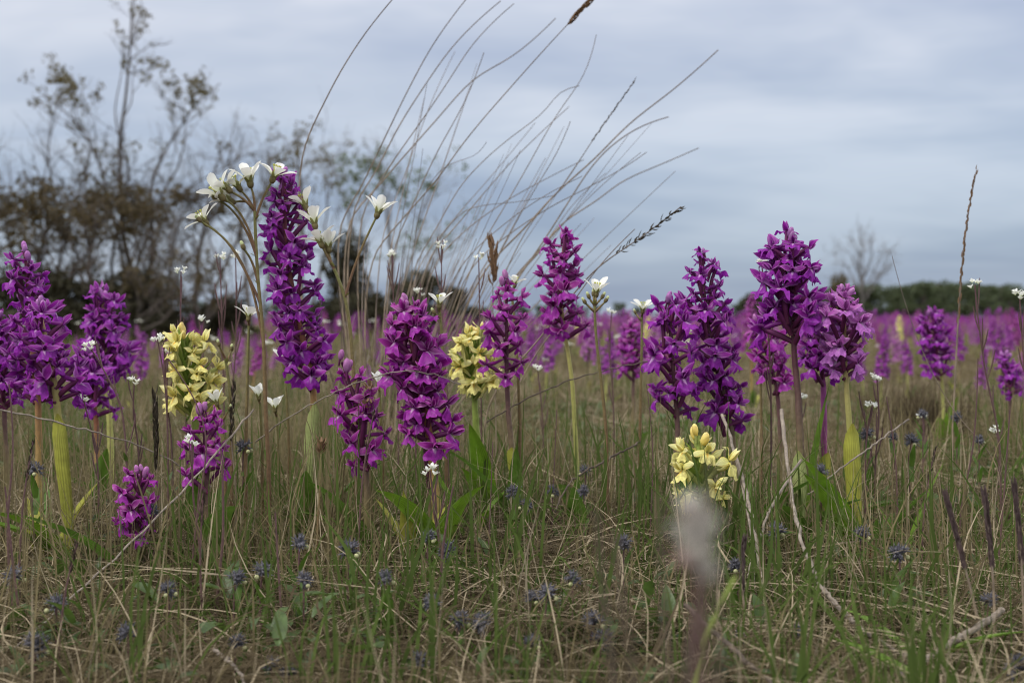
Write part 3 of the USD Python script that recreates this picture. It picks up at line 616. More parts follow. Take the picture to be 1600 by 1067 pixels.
ORCH = [  # label, landmark phrase, landmark px, kwargs
    ('slender dark purple orchid spike, topmost of the left-edge cluster', 'the left-edge orchid cluster', (45, 470), dict(D=1.02, pts=[(36, 392), (44, 470), (50, 560), (58, 640), (60, 730)], spike=(50, 620), n=38, tone='violet', stem='stem_rusty', size=.95, seed=1, stem_r=.0030, buds=4)),
    ('front purple orchid of the left-edge cluster with pale yellow-green leaf', None, None, dict(D=.97, pts=[(66, 478), (78, 540), (90, 605), (98, 690), (108, 800)], spike=(92, 618), n=26, tone='violet', stem='stem_pale', size=1.0, seed=2, stem_r=.0036, sheath_m='sheath_yellow', sheath_span=(640, 860), sheath_r=1.25, leaves=3, leaf_m='leaf_bright')),
    ('softly blurred purple orchid at left, just right of the left-edge cluster', None, None, dict(D=1.3, pts=[(163, 466), (165, 530), (168, 590), (172, 650), (174, 720)], spike=(167, 588), n=44, tone='violet', stem='stem_pale', size=1.2, seed=3, stem_r=.0035, leaves=1)),
    ('low purple orchid at left, under the softly blurred one', None, None, dict(D=1.2, pts=[(140, 545), (144, 595), (148, 640), (150, 690)], spike=(147, 640), n=26, tone='violet', stem='stem_rusty', size=1.05, seed=4, stem_r=.003, leaves=1)),
    ('purple orchid cut off by the left picture edge', None, None, dict(D=1.08, pts=[(-4, 485), (0, 560), (5, 625), (8, 720)], spike=(4, 632), n=32, tone='violet', stem='stem_purple', size=1.0, seed=5)),
    ('tallest purple orchid with long dense spike left of centre', 'the tallest purple orchid', (460, 480), dict(D=1.0, pts=[(446, 272), (447, 360), (458, 450), (474, 530), (489, 600), (487, 680), (482, 760)], spike=(489, 598), n=64, tone='violet', stem='stem_rusty', size=1.0, seed=6, stem_r=.0028, sheath_m='sheath_pale', sheath_span=(612, 880), sheath_r=1.6, leaves=2, buds=3)),
    ('short sparse purple orchid with brown withered seed head, right of tallest orchid', 'the short sparse orchid', (555, 650), dict(D=.96, pts=[(534, 566), (552, 620), (566, 680), (572, 730), (574, 790)], spike=(570, 728), n=19, tone='magenta', stem='stem_purple', size=1.05, seed=7, leaves=1)),
    ('thick dense purple orchid on two brown stems, centre left', 'the thick dense orchid', (665, 590), dict(D=.95, pts=[(636, 474), (648, 540), (662, 610), (676, 680), (684, 770), (686, 830)], spike=(675, 688), n=48, tone='magenta', stem='stem_rusty', size=1.12, seed=8, stem_r=.0036, leaves=3, leaf_m='leaf_bright', buds=3)),
    ('open-flowered purple orchid with bare dark red stem, near centre', 'the open-flowered orchid', (790, 510), dict(D=1.05, pts=[(786, 434), (789, 500), (790, 585), (797, 680), (802, 760)], spike=(790, 592), n=20, tone='magenta', stem='stem_purple', size=.98, seed=9, stem_r=.0024, sheath_m='sheath_yellow', sheath_span=(690, 770), sheath_r=1.5, leaves=2, buds=2)),
    ('purple orchid against the sky on pale green stem, right of centre', 'the orchid against the sky', (880, 445), dict(D=1.12, pts=[(884, 374), (878, 440), (884, 515), (896, 600), (902, 700)], spike=(883, 512), n=29, tone='magenta', stem='stem_pale', size=1.0, seed=10, stem_r=.0022, leaves=1, buds=2)),
    ('dark purple slim orchid, left one of the right-hand pair', 'the slim dark orchid', (1045, 560), dict(D=1.0, pts=[(1042, 468), (1048, 540), (1054, 640), (1056, 700), (1057, 800)], spike=(1054, 640), n=27, tone='violet', stem='stem_purple', size=1.0, seed=11, leaves=1)),
    ('tall purple orchid standing above the front yellow orchid, right of slim one', 'the tall right-hand orchid', (1115, 530), dict(D=1.02, pts=[(1100, 396), (1104, 470), (1118, 560), (1138, 640), (1148, 690), (1150, 790)], spike=(1143, 672), n=47, tone='violet', stem='stem_purple', size=.98, seed=12, leaves=2)),
    ('sparse magenta orchid with dark red stem, half hidden between bigger orchids', 'the half hidden magenta orchid', (1200, 565), dict(D=1.18, pts=[(1182, 502), (1198, 555), (1214, 610), (1218, 660), (1219, 740)], spike=(1212, 605), n=15, tone='magenta', stem='stem_purple', size=1.1, seed=13, leaves=1)),
    ('large dark purple orchid, tallest on the right, with drooping petals', 'the large dark right orchid', (1240, 450), dict(D=.99, pts=[(1238, 374), (1240, 450), (1242, 525), (1247, 620), (1250, 720), (1248, 860)], spike=(1243, 520), n=38, tone='violet', stem='stem_purple', size=1.15, seed=14, stem_r=.0029, sheath_m='sheath_pale', sheath_span=(690, 880), sheath_r=1.6, leaves=2, buds=3)),
    ('purple orchid on bright pink stem behind the pale lilac orchid', None, None, dict(D=1.07, pts=[(1272, 480), (1280, 540), (1288, 610), (1288, 720), (1286, 800)], spike=(1284, 588), n=26, tone='violet', stem='stem_pink', size=1.0, seed=15, stem_r=.0030, sheath_m='sheath_yellow', sheath_span=(700, 800), sheath_r=1.6, leaves=1)),
    ('pale lilac pink orchid with yellow-green leaf around its stem', 'the pale lilac orchid', (1320, 520), dict(D=.98, pts=[(1318, 458), (1320, 520), (1322, 590), (1330, 700), (1336, 850)], spike=(1321, 578), n=27, tone='pale', stem='stem_pale', size=1.02, seed=16, stem_r=.0027, sheath_m='sheath_yellow', sheath_span=(650, 880), sheath_r=1.95, leaves=2, buds=2, leaf_m='leaf_bright')),
    ('small magenta orchid low in grass beneath the left yellow orchid', 'the small magenta orchid', (325, 690), dict(D=.94, pts=[(318, 640), (322, 700), (324, 755), (324, 800)], spike=(324, 752), n=19, tone='magenta', stem='stem_purple', size=.9, seed=17, leaves=1)),
    ('lowest and shortest pinkish orchid, in dry grass at lower left', 'the lowest pinkish orchid', (215, 790), dict(D=.9, pts=[(222, 736), (214, 790), (212, 838), (212, 870)], spike=(212, 838), n=19, tone='magenta', stem='stem_purple', size=.85, seed=18, leaves=1)),
    ('softly blurred purple orchid in short grass near the right edge', 'the blurred right orchid', (1460, 540), dict(D=1.75, pts=[(1452, 490), (1462, 540), (1470, 585), (1474, 660)], spike=(1468, 582), n=32, tone='violet', stem='stem_pale', size=1.15, seed=19, leaves=2, leaf_m='leaf_bright')),
    ('small blurred purple orchid close to the right edge', 'the right-edge orchid', (1573, 585), dict(D=1.65, pts=[(1570, 556), (1574, 590), (1576, 618), (1577, 670)], spike=(1575, 616), n=20, tone='violet', stem='stem_purple', size=.95, seed=20, leaves=1)),
    ('small blurred magenta orchid in gap left of the slim dark orchid', None, None, dict(D=1.7, pts=[(986, 508), (988, 550), (990, 585), (990, 660)], spike=(990, 584), n=26, tone='magenta', stem='stem_purple', size=1.0, seed=21, leaves=1)),
]
YEL = [
    ('pale yellow orchid with green bracts at left among white flowers', 'the left yellow orchid', (295, 585), dict(D=1.0, pts=[(285, 522), (296, 580), (305, 645), (310, 720)], spike=(303, 640), n=28, tone='yellow', stem='stem_green', size=1.08, seed=31, stem_r=.0035, name='yellow_orchid')),
    ('pale yellow orchid half hidden behind the open-flowered purple orchid', 'the middle yellow orchid', (732, 570), dict(D=1.1, pts=[(738, 520), (736, 565), (740, 615), (744, 680), (756, 750)], spike=(739, 608), n=24, tone='yellow', stem='stem_green', size=1.08, seed=32, stem_r=.0034, name='yellow_orchid', leaf_m='leaf_bright')),
    ('pale yellow orchid in front at right, partly veiled by blurred stalk', 'the front yellow orchid', (1095, 725), dict(D=.90, pts=[(1092, 682), (1096, 730), (1098, 775), (1099, 850)], spike=(1098, 782), n=15, tone='yellow', stem='stem_green', size=1.05, seed=33, stem_r=.0034, name='yellow_orchid')),
]
for lb, ph, lp, kw in ORCH + YEL:
    if ph: LAND.append((ph, *lp))
LAND += [('the curved pale twigs', 1175, 850), ('the straight grey stick', 1480, 1000), ('the blurred white flower head', 1085, 850), ('the dark foxtail grass head', 240, 650), ('the dry grass tussock', 640, 500), ('the tall right grass stalk', 1510, 430), ('the white flower cluster', 385, 290)]
made = {}
for lb, ph, lp, kw in ORCH + YEL:
    made[lb] = orchid(lb, **kw)
# second brown stem of the thick orchid, withered head of the short one
t, base, ax = made[ORCH[7][0]]
v, f, uv = tube(catmull([at(664, 660, .955), at(668, 720, .955), at(674, 790, .955), gpt(at(676, 800, .955)[0], .955)], 14), .0024, 8); MB().add(v, f, uv[:, ::1] * [1, -1] + [0, 1]).build(t, 'stem', 'stem_purple', base, label='darker purple second stem')
t, base, ax = made[ORCH[6][0]]
rng = np.random.default_rng(9)
for (x, y, L) in ((577, 612, .014), (571, 640, .012)):
    mb = MB(); c = at(x, y, .945)
    for k in range(46):
        d = rng.normal(size=3); d /= np.linalg.norm(d); v, f, uv = petal(.004, .0018, 'ovate', n=3, m=3, bend=.5); T = frame(c + d * .003 * [1, 1, L / .008], d); mb.add(v, f, uv, T)
    mb.build(t, 'withered_head', 'head_brown', base, label='brown withered seed head')

# ------------------------------------------------------------------ orchids further off in the field
def field_class(k, rng, far=False, tone='violet'):
    p = f'/World/{"far" if far else "field"}_orchid_kind_{tone}_{k}'
    stage.CreateClassPrim(p)
    H = rng.uniform(.17, .24); lean = rng.normal(size=2) * .02
    ax = catmull([(0, 0, -.005), (lean[0] * .3, lean[1] * .3, H * .5), (lean[0], lean[1], H)], 20)
    MB().add(*tube(ax, [.0032, .0026, .001], 5)).build(p, 'stem', rng.choice(['stem_pale', 'stem_purple', 'stem_rusty']) if tone != 'yellow' else 'stem_green')
    n = int(rng.integers(30, 44)); az = 0; z0 = rng.uniform(.48, .62)
    big = MB()
    for i in range(n):
        u = (i + .5) / n; q = (z0 + (1 - z0) * u) * 18.9; a = int(q); c = ax[a] + (ax[a + 1] - ax[a]) * (q - a)
        az += 2.4 + rng.normal() * .3; el = np.interp(u, [0, .5, 1], [-.1, .15, 1.0]) + rng.normal() * .15
        T = frame(c, (math.cos(az) * math.cos(el), math.sin(az) * math.cos(el), math.sin(el))); T[:3, :3] *= np.interp(u, [0, .6, 1], [1.1, 1.0, .6]) * rng.uniform(.85, 1.15) * 1.1
        if far:
            for _ in range(4):
                v, f, uv = petal(.011, .008, 'ovate', n=3, m=3, bend=rng.uniform(-1, 1)); big.add(v, f, uv, T @ frame((.008, 0, 0), rng.normal(size=3) + [.5, 0, 0], rng.normal(size=3)))
        else:
            mb = MB()
            for nm, mt, parts in orchid_flower_pieces(rng, tone, True):
                if nm in ('hood', 'sepal', 'lip', 'spur'):
                    for pt in parts: mb.add(*pt, T=T)
            mb.build(p, 'flower', 'petal_' + tone)
    if far: big.build(p, 'flower_spike', 'petal_' + tone)
    for i in range(3):
        v, f, uv = petal(rng.uniform(.06, .09), rng.uniform(.012, .018), 'lance', bend=-.5, cup=.2, n=7, m=3)
        a, el = rng.uniform(0, 6.28), rng.uniform(.7, 1.3); MB().add(v, f, uv, frame((0, 0, .003), (math.cos(a) * math.cos(el), math.sin(a) * math.cos(el), math.sin(el)))).build(p, 'leaf', 'sheath_yellow' if i == 0 else 'leaf_green')
    return p
FIELD = [field_class(k, np.random.default_rng(200 + k), tone=['violet', 'magenta', 'violet', 'violet', 'pale'][k]) for k in range(5)]
FAR = [field_class(k, np.random.default_rng(220 + k), True, tone=['violet', 'magenta', 'violet', 'pale'][k]) for k in range(4)]
YF = [field_class(0, np.random.default_rng(240), tone='yellow')]
rng = np.random.default_rng(21)
spots = []
# hand-placed ones that can be picked out: (px, D)
hand = [(1375, 2.5), (1530, 2.4), (1350, 3.1), (1420, 2.9), (1500, 3.0), (1590, 2.6), (1175, 2.6), (1010, 2.7), (945, 2.5), (915, 3.0), (850, 2.7), (835, 3.2), (965, 3.4), (1405, 3.6), (1560, 3.3), (390, 2.6), (215, 2.3), (360, 3.0), (250, 3.2), (620, 3.1), (585, 2.5), (1450, 4.0), (1545, 4.2), (1310, 3.4), (1240, 3.8), (1080, 3.6), (700, 3.4), (870, 4.0), (1385, 4.6), (1480, 4.8)]
for i, (px, D) in enumerate(hand): spots.append((px, D))
tries = 0
while len(spots) < 300 and tries < 60000:
    tries += 1
    D = 3.3 + 7.5 * rng.uniform(0, 1) ** 1.1
    px = rng.uniform(-120, 1720)
    if rng.uniform() > np.interp(px, [-100, 300, 700, 900, 1600], [.3, .4, .6, 1.0, 1.0]): continue
    X = at(px, 500, D)[0]
    if D > 5 and meshkit.noise(np.array([X * .9, D * .55, 3.3])) < rng.uniform(.25, .6): continue
    if any((X - at(q, 500, E)[0]) ** 2 + (D - E) ** 2 < .045 for q, E in spots): continue
    spots.append((px, D))
for i, (px, D) in enumerate(spots):
    x = at(px, 500, D)[0]; near = D < 3.3
    y = 500 - .05 * FPX / D + 20
    if i < len(hand): lb, gr = place_label('blurred purple orchid in the field', px, 500 + .06 * FPX / D), 'purple orchids in the field'
    elif D < 4.4 and -20 < px < 1620: lb, gr = place_label('far purple orchid in the field', px, 500 + .04 * FPX / D), 'purple orchids in the field'
    else: lb, gr = 'far blurred purple orchid in the purple band below the horizon', 'far purple orchids in the field'
    copy_of(FIELD[int(rng.integers(0, 5))] if D < 7 else FAR[int(rng.integers(0, 4))], 'purple_orchid', lb, 'orchid', gr, gpt(x, D, -.004), rng.uniform(0, 6.28), rng.uniform(.55, .92) * (1.0 if px > 760 else .8))
for px, D in ((1402, 5.0), (1010, 5.0), (640, 4.2), (1290, 5.5), (905, 6.0)):
    copy_of(YF[0], 'yellow_orchid', place_label('small blurred yellow orchid in the field', px, 500 + .06 * FPX / D), 'orchid', None, gpt(at(px, 500, D)[0], D, -.004), rng.uniform(0, 6.28), .85)
def instancer(name, label, cat, protos, P, idx, yaw, scale, tilt=None):
    pi = UsdGeom.PointInstancer.Define(stage, '/World/' + name)
    for q in protos: pi.CreatePrototypesRel().AddTarget(q)
    pi.CreateProtoIndicesAttr(Vt.IntArray.FromNumpy(np.asarray(idx, np.int32)))
    pi.CreatePositionsAttr(Vt.Vec3fArray.FromNumpy(np.asarray(P, np.float32)))
    n = len(P); cy, sy = np.cos(np.asarray(yaw) / 2), np.sin(np.asarray(yaw) / 2)
    pi.CreateOrientationsAttr(Vt.QuathArray([Gf.Quath(float(c), 0, 0, float(s)) for c, s in zip(cy, sy)]))
    sc = np.asarray(scale, np.float32); sc = np.repeat(sc[:, None], 3, 1) if sc.ndim == 1 else sc
    pi.CreateScalesAttr(Vt.Vec3fArray.FromNumpy(sc))
    setdata(pi.GetPrim(), label, cat, None, 'stuff')
    return pi
def protos_mesh(name, k, mb, m, smooth=False):
    pth = f'/World/{name}/tuft_{k:03d}'
    v = np.vstack(mb.v); f = np.vstack(mb.f); pm = usdkit.mesh(stage, pth, (v, f), M[m], smooth=smooth); pm.CreateDoubleSidedAttr(True)
    return pth
# the rest of the orchids beyond: one mass
def far_mass():
    UsdGeom.PointInstancer.Define(stage, '/World/far_orchids'); pr = []
    for k in range(3):
        r2 = np.random.default_rng(300 + k); b = f'/World/far_orchids/orchid_kind_{k}'; UsdGeom.Xform.Define(stage, b)
        MB().add(*tube([(0, 0, -.01), (0, 0, .2)], .003, 4)).build(b, 'stem', 'stem_pale')
        mb = MB()
        for i in range(60):
            u = r2.uniform(0, 1); a = r2.uniform(0, 6.28); rr = .024 * (1 - .6 * u) * r2.uniform(.3, 1)
            v, f, uv = petal(.014, .010, 'ovate', n=3, m=3); mb.add(v, f, uv, frame((math.cos(a) * rr, math.sin(a) * rr, .11 + .11 * u), r2.normal(size=3), r2.normal(size=3)))
        mb.build(b, 'flower_spike', ['petal_violet', 'petal_magenta', 'petal_violet'][k]); pr.append(b)
    r2 = np.random.default_rng(33); n = 8500
    D = 7.5 + 52 * r2.uniform(0, 1, n) ** 1.0; x = r2.uniform(-.46, .46, n) * D
    keep = (r2.uniform(size=n) < np.interp(x / D, [-.4, -.05, .05, .4], [.25, .5, 1, 1])) & (meshkit.noise(np.stack([x * .8, D * .35, 0 * x], -1), 6) > r2.uniform(.25, .6, n)); D, x = D[keep], x[keep]
    instancer('far_orchids', 'band of countless tiny purple orchids along the horizon', 'orchids', pr, np.stack([x, D, ground_z(x, D)], 1), r2.integers(0, 3, len(D)), r2.uniform(0, 6.28, len(D)), r2.uniform(.75, 1.1, len(D)))
far_mass()

# ------------------------------------------------------------------ white saxifrage
def sax_flower(t, o, c, d, L, rng, open_=.55, name='flower'):
    """A funnel of five white petals in a green calyx; c: base, d: direction, L: petal length. Returns its prim path."""
    p = numbered(t, name); UsdGeom.Xform.Define(stage, p); xf(p, frame(np.asarray(c) - o, d, rng.normal(size=3)))
    mb = MB()
    v, f = ICO[0] * [L * .24, L * .165, L * .165] + [L * .08, 0, 0], ICO[1]; mb.add(v, f, np.stack([0 * v[:, 0], v[:, 0] / L], 1))
    for k in range(5):
        a = k * 1.2566 + .6; v, f, uv = petal(L * .44, L * .17, 'ovate', bend=-.1, cup=.2, n=4, m=3); mb.add(v, f, uv, frame((L * .12, math.cos(a) * L * .15, math.sin(a) * L * .15), (1, .35 * math.cos(a), .35 * math.sin(a)), (.3, -math.cos(a), -math.sin(a))))
    mb.build(p, 'calyx', 'calyx_green')
    for k in range(5):
        a = k * 1.2566 + rng.normal() * .1; op = open_ * 1.0 + .08 + rng.normal() * .12
        v, f, uv = petal(L * rng.uniform(.95, 1.15), L * .47, 'obovate', bend=-.5 * open_ - .1, cup=.14, n=8, m=5, wav=.04, rng=rng)
        mb = MB(); mb.add(v, f, uv, frame((L * .25, math.cos(a) * L * .11, math.sin(a) * L * .11), (math.cos(op), math.sin(op) * math.cos(a), math.sin(op) * math.sin(a)), (math.sin(op), -math.cos(a) * math.cos(op), -math.sin(a) * math.cos(op)))); mb.build(p, 'petal', 'petal_white')
    mb = MB()
    for k in range(8):
        a = k * .785; q = np.array([L * .75, math.cos(a) * L * .18, math.sin(a) * L * .18]); mb.add(*tube([(L * .3, 0, 0), q], L * .012, 4)); v, f = blob(q, (1, 0, 0), L * .09, L * .035); mb.add(v, f)
    mb.build(p, 'stamens', 'sax_centre')
def sax_bud(t, o, c, d, L, rng):
    p = numbered(t, 'bud'); UsdGeom.Xform.Define(stage, p); xf(p, frame(np.asarray(c) - o, d))
    v, f = blob((L * .2, 0, 0), (1, 0, 0), L * .62, L * .2); MB().add(v, f).build(p, 'calyx', 'calyx_green')
    v, f = blob((L * .48, 0, 0), (1, 0, 0), L * .45, L * .15); MB().add(v, f).build(p, 'petal', 'petal_white')
def saxifrage(label, D, stem, branches, seed, r=.0012, L=.0115, leafs=True):
    """stem: pixels foot to top; branches: (index on stem, pixels to the flower, kind, opening)."""
    rng = np.random.default_rng(400 + seed)
    S = [at(x, y, D) for x, y in stem]; base = gpt(S[0][0], D)
    if S[0][2] > base[2] + .003: S = [base] + S
    t = thing('saxifrage', label, 'flower', None, base)
    ax = catmull(S, 40); MB().add(*tube(ax, np.linspace(r * 1.25, r * .8, 40), 8)).build(t, 'stem', 'stem_sax', base)
    for bp, kind, op in branches:
        dy = rng.uniform(-.008, .008); q0 = at(*bp[0], D); i = int(np.argmin(np.linalg.norm(ax - q0, axis=1))); P = [ax[i]] + [at(x, y, D) for x, y in bp[1:]]
        for k in range(1, len(P)): P[k][1] += dy * k / (len(P) - 1)
        b = catmull(P, 14)
        if len(bp) > 1 and np.linalg.norm(P[-1] - P[0]) > .002: MB().add(*tube(b, np.linspace(r * .8, r * .55, 14), 6)).build(t, 'branch', 'stem_sax', base)
        d = b[-1] - b[-3]; d = d / (np.linalg.norm(d) + 1e-9); d[1] = rng.uniform(-.25, .1); d[2] = max(d[2], .2) + .45
        if kind == 'f': sax_flower(t, base, b[-1], d, L * rng.uniform(.93, 1.08), rng, op)
        else: sax_bud(t, base, b[-1], d, L * .62, rng)
        if len(bp) > 1:
            v, f, uv = petal(.006, .0025, 'lance', bend=-.3, n=4, m=3); MB().add(v, f, uv, frame(b[0], (d[0], -.3, .7))).build(t, 'leaf', 'calyx_green', base)
    return t
saxifrage('tallest white saxifrage, cluster of flowers left of the tallest orchid', .98, [(420, 740), (415, 640), (412, 540), (402, 420), (398, 330)],
    [([(398, 330), (388, 312), (374, 296)], 'f', .95), ([(398, 332), (384, 314), (362, 300)], 'f', .9), ([(398, 332), (390, 318), (364, 316)], 'f', .7), ([(399, 335), (397, 310), (392, 290)], 'f', .6), ([(400, 340), (410, 310), (424, 282)], 'f', .75), ([(401, 400), (380, 340), (362, 318), (352, 312)], 'f', .55), ([(402, 400), (372, 340), (350, 318), (338, 312)], 'b', 0),
     ([(412, 545), (396, 460), (365, 390), (338, 362), (322, 350)], 'f', .85), ([(405, 440), (390, 400), (384, 390)], 'b', 0), ([(406, 470), (382, 420), (350, 372), (316, 347)], 'b', 0)], 1, r=.0013, L=.0142)
saxifrage('white saxifrage with forked brown stem right of the tallest orchid', .99, [(556, 640), (551, 560), (540, 470), (522, 420)],
    [([(522, 420), (512, 400), (504, 385)], 'f', .7), ([(524, 420), (516, 404), (514, 392)], 'f', .45), ([(537, 460), (556, 410), (575, 365), (588, 338)], 'f', .6), ([(518, 410), (500, 370), (495, 356)], 'f', .65), ([(508, 395), (490, 350), (478, 326)], 'f', .7)], 2, r=.0014, L=.0135)
saxifrage('white saxifrage flower low beside the tallest orchid spike', 1.0, [(384, 720), (386, 620), (388, 540), (389, 508)], [([(389, 508), (390, 500)], 'f', .6)], 3, L=.011)
saxifrage('single white saxifrage above the middle yellow orchid', 1.03, [(697, 700), (694, 600), (690, 520), (687, 487)], [([(687, 487), (687, 480)], 'f', .6), ([(689, 500), (680, 490)], 'b', 0)], 4, L=.0115)
saxifrage('white saxifrage with cluster of green buds beside the orchid against the sky', 1.02, [(948, 700), (940, 600), (931, 520), (929, 478)], [([(929, 478), (932, 462)], 'f', .6), ([(929, 480), (921, 466)], 'b', 0), ([(929, 480), (940, 466)], 'b', 0), ([(929, 480), (928, 462)], 'b', 0), ([(930, 485), (945, 472)], 'b', 0), ([(930, 485), (915, 474)], 'b', 0)], 5, L=.0120)
saxifrage('small white saxifrage left of the slim dark orchid', 1.12, [(1000, 680), (1002, 580), (1003, 510), (1003, 494)], [([(1003, 494), (1003, 488)], 'f', .7), ([(1003, 500), (994, 490)], 'b', 0)], 6, L=.0098)
saxifrage('budding saxifrage left of the tallest orchid, brown calyx with white tip', 1.0, [(362, 700), (360, 620), (352, 560)], [([(352, 560), (345, 540)], 'b', 0), ([(354, 570), (358, 548)], 'b', 0)], 7)
saxifrage('white saxifrage bud beside the lower tallest orchid spike', 1.05, [(452, 720), (448, 620), (444, 575)], [([(444, 575), (442, 566)], 'f', .28)], 8, L=.0095)
saxifrage('white saxifrage cups touching the left yellow orchid', .99, [(352, 720), (348, 670), (344, 640)], [([(344, 640), (341, 632)], 'f', .35), ([(346, 660), (358, 640)], 'b', 0)], 9, L=.0100)
saxifrage('small closed white saxifrage in front of the tallest orchid stem', 1.02, [(410, 720), (408, 660), (406, 630)], [([(406, 630), (405, 624)], 'f', .3)], 10, L=.0088)
saxifrage('half open white saxifrage left of the tallest orchid foot', 1.06, [(436, 730), (434, 680), (432, 650)], [([(432, 650), (432, 642)], 'f', .5)], 11, L=.0095)
saxifrage('white saxifrage bud between the short sparse and thick orchids', 1.0, [(598, 720), (595, 650), (593, 612)], [([(593, 612), (592, 604)], 'f', .25)], 12, L=.0088)
saxifrage('white flower peeping behind top of the open-flowered orchid', 1.12, [(812, 680), (808, 560), (800, 462)], [([(800, 462), (804, 448)], 'f', .7)], 13, L=.0105)
saxifrage('small closed white saxifrage just right of the tall right-hand orchid', 1.2, [(1190, 680), (1188, 580), (1187, 528)], [([(1187, 528), (1187, 522)], 'f', .4)], 14, L=.0085)

# ------------------------------------------------------------------ rock cress: thin stems, upright pods, tiny white flowers
def cress(label, D, stem, seed, pods=7, podL=.024, flowers=5, group=None):
    rng = np.random.default_rng(500 + seed)
    S = [at(x, y, D) for x, y in stem]; base = gpt(S[0][0], D); S = [base] + [s for s in S if s[2] > base[2] + .004]
    t = thing('rock_cress', label, 'flower', group, base)
    ax = catmull(S, 30); MB().add(*tube(ax, np.linspace(.0009, .0005, 30), 6)).build(t, 'stem', 'stem_cress', base)
    for k in range(pods):
        i = int(rng.uniform(.5, .95) * 29); a = rng.uniform(0, 6.28); d = np.array([math.cos(a) * .32, math.sin(a) * .32, 1.0]); L = podL * rng.uniform(.6, 1.15)
        MB().add(*tube(catmull([ax[i], ax[i] + d * L * .35 + [0, 0, 0], ax[i] + d * L * [.75, .75, 1]], 6), [.0003, .0006, .0006, .0003], 5)).build(t, 'seed_pod', 'stem_cress', base)
    for k in range(flowers):
        a = rng.uniform(0, 6.28); c = ax[-1] + np.array([math.cos(a) * .0028, math.sin(a) * .0028, rng.uniform(-.003, .002)]); mb = MB()
        for q in range(4):
            b = q * 1.571; v, f, uv = petal(.0038, .0024, 'obovate', bend=-.4, n=4, m=3); mb.add(v, f, uv, frame(c, (math.cos(a) * .35 + .5 * math.cos(b), math.sin(a) * .35 + .5 * math.sin(b), .8)))
        mb.build(t, 'flower', 'petal_white', base)
    for k in range(2):
        i = int(rng.uniform(.15, .5) * 29); a = rng.uniform(0, 6.28); v, f, uv = petal(.011, .003, 'lance', bend=-.4, n=5, m=3); MB().add(v, f, uv, frame(ax[i], (math.cos(a) * .6, math.sin(a) * .6, .8))).build(t, 'leaf', 'herb_green', base)
CR = [(283, 424, 290, 640, 1.1), (344, 402, 350, 640, 1.15), (368, 400, 362, 640, 1.2), (318, 500, 325, 640, 1.15), (612, 398, 622, 640, 1.2), (655, 458, 650, 660, 1.15), (690, 384, 700, 640, 1.15), (748, 402, 752, 650, 1.15), (1190, 412, 1205, 660, 1.05), (1523, 445, 1562, 700, 1.05), (1593, 462, 1610, 720, 1.0),
      (140, 542, 190, 640, .95), (210, 598, 215, 690, 1.0), (130, 622, 150, 700, 1.0), (246, 530, 262, 680, .98), (262, 556, 268, 690, 1.0), (650, 500, 660, 680, 1.2), (1370, 590, 1368, 720, 1.05), (1362, 636, 1352, 760, 1.0), (840, 575, 848, 660, 1.3), (1555, 672, 1560, 740, 1.2), (300, 690, 312, 860, .86), (672, 735, 692, 900, .84), (1440, 650, 1442, 730, 1.3), (956, 487, 958, 620, 1.3), (1252, 620, 1255, 700, 1.2)]
for i, (x, y, bx, by, D) in enumerate(CR):
    LAND_label = place_label('thin cress stem with tiny white flowers', x, y)
    cress(LAND_label, D, [(bx, by), ((x * .5 + bx * .5) + (i % 3 - 1) * 4, (y + by) / 2), (x, y)], i, pods=8 if y < 470 else 4, flowers=5 + i % 3)

# small white flowers further off in the field
def speck_class():
    p = '/World/field_cress_kind'; stage.CreateClassPrim(p); r2 = np.random.default_rng(55)
    MB().add(*tube(catmull([(0, 0, -.005), (.004, 0, .06), (.002, .003, .12)], 8), .0008, 5)).build(p, 'stem', 'stem_cress')
    for k in range(7):
        d = r2.normal(size=3); d[2] = abs(d[2]); c = np.array([.002, .003, .12]) + d * .0035; mb = MB()
        for q in range(4): b = q * 1.571; v, f, uv = petal(.005, .0036, 'obovate', bend=-.4, n=4, m=3); mb.add(v, f, uv, frame(c, (math.cos(b) * .8, math.sin(b) * .8, .6)))
        mb.build(p, 'flower', 'petal_white')
    return p
SPK = speck_class(); rng = np.random.default_rng(56)
for k in range(46):
    D = rng.uniform(1.6, 5.5); px = rng.uniform(20, 1590); sc = rng.uniform(.7, 1.35)
    copy_of(SPK, 'rock_cress', place_label('tiny white flower dot in the field', px, 500 + (.17 - .12 * sc) * FPX / D), 'flower', 'tiny white flowers in the field', gpt(at(px, 500, D)[0], D), rng.uniform(0, 6), sc)

# ------------------------------------------------------------------ dry grass tussock with long culms
def culm(mb_parent, base_o, pts, D, r, rng, head=None, foot=None, dy=0.0):
    P = [at(x, y, D) for x, y in pts]
    for k, p in enumerate(P): p[1] += dy * k / (len(P) - 1)
    if foot is not None: P = [foot] + P
    c = catmull(P, 48)
    kn = np.ones(48)
    MB().add(*tube(c, np.linspace(r * 1.25, r * .55, 48), 6)).build(mb_parent, 'stem', 'straw_culm', base_o)
    if head: seed_head(mb_parent, base_o, c, head, rng)
    return c
def seed_head(t, o, c, head, rng, matn=None):
    frac, L, w, n, mt = head       # part of the stem covered, spikelet length, spread, count, material
    mb = MB(); k0 = (1 - frac) * (len(c) - 1)
    for k in range(n):
        q = min(k0 + (len(c) - 1.01 - k0) * (k + rng.uniform(0, 1)) / n, len(c) - 1.01); i = int(q); p = c[i] + (c[i + 1] - c[i]) * (q - i); d = c[i + 1] - c[i]; d /= np.linalg.norm(d)
        s = rng.normal(size=3); s -= d * np.dot(s, d); s /= np.linalg.norm(s); dd = d + s * w
        v, f, uv = petal(L * rng.uniform(.7, 1.2), L * .26, 'ovate', n=4, m=3, bend=-.2, cup=.4); mb.add(v, f, uv, frame(p, dd, s))
    mb.build(t, 'seed_head', mt, o)
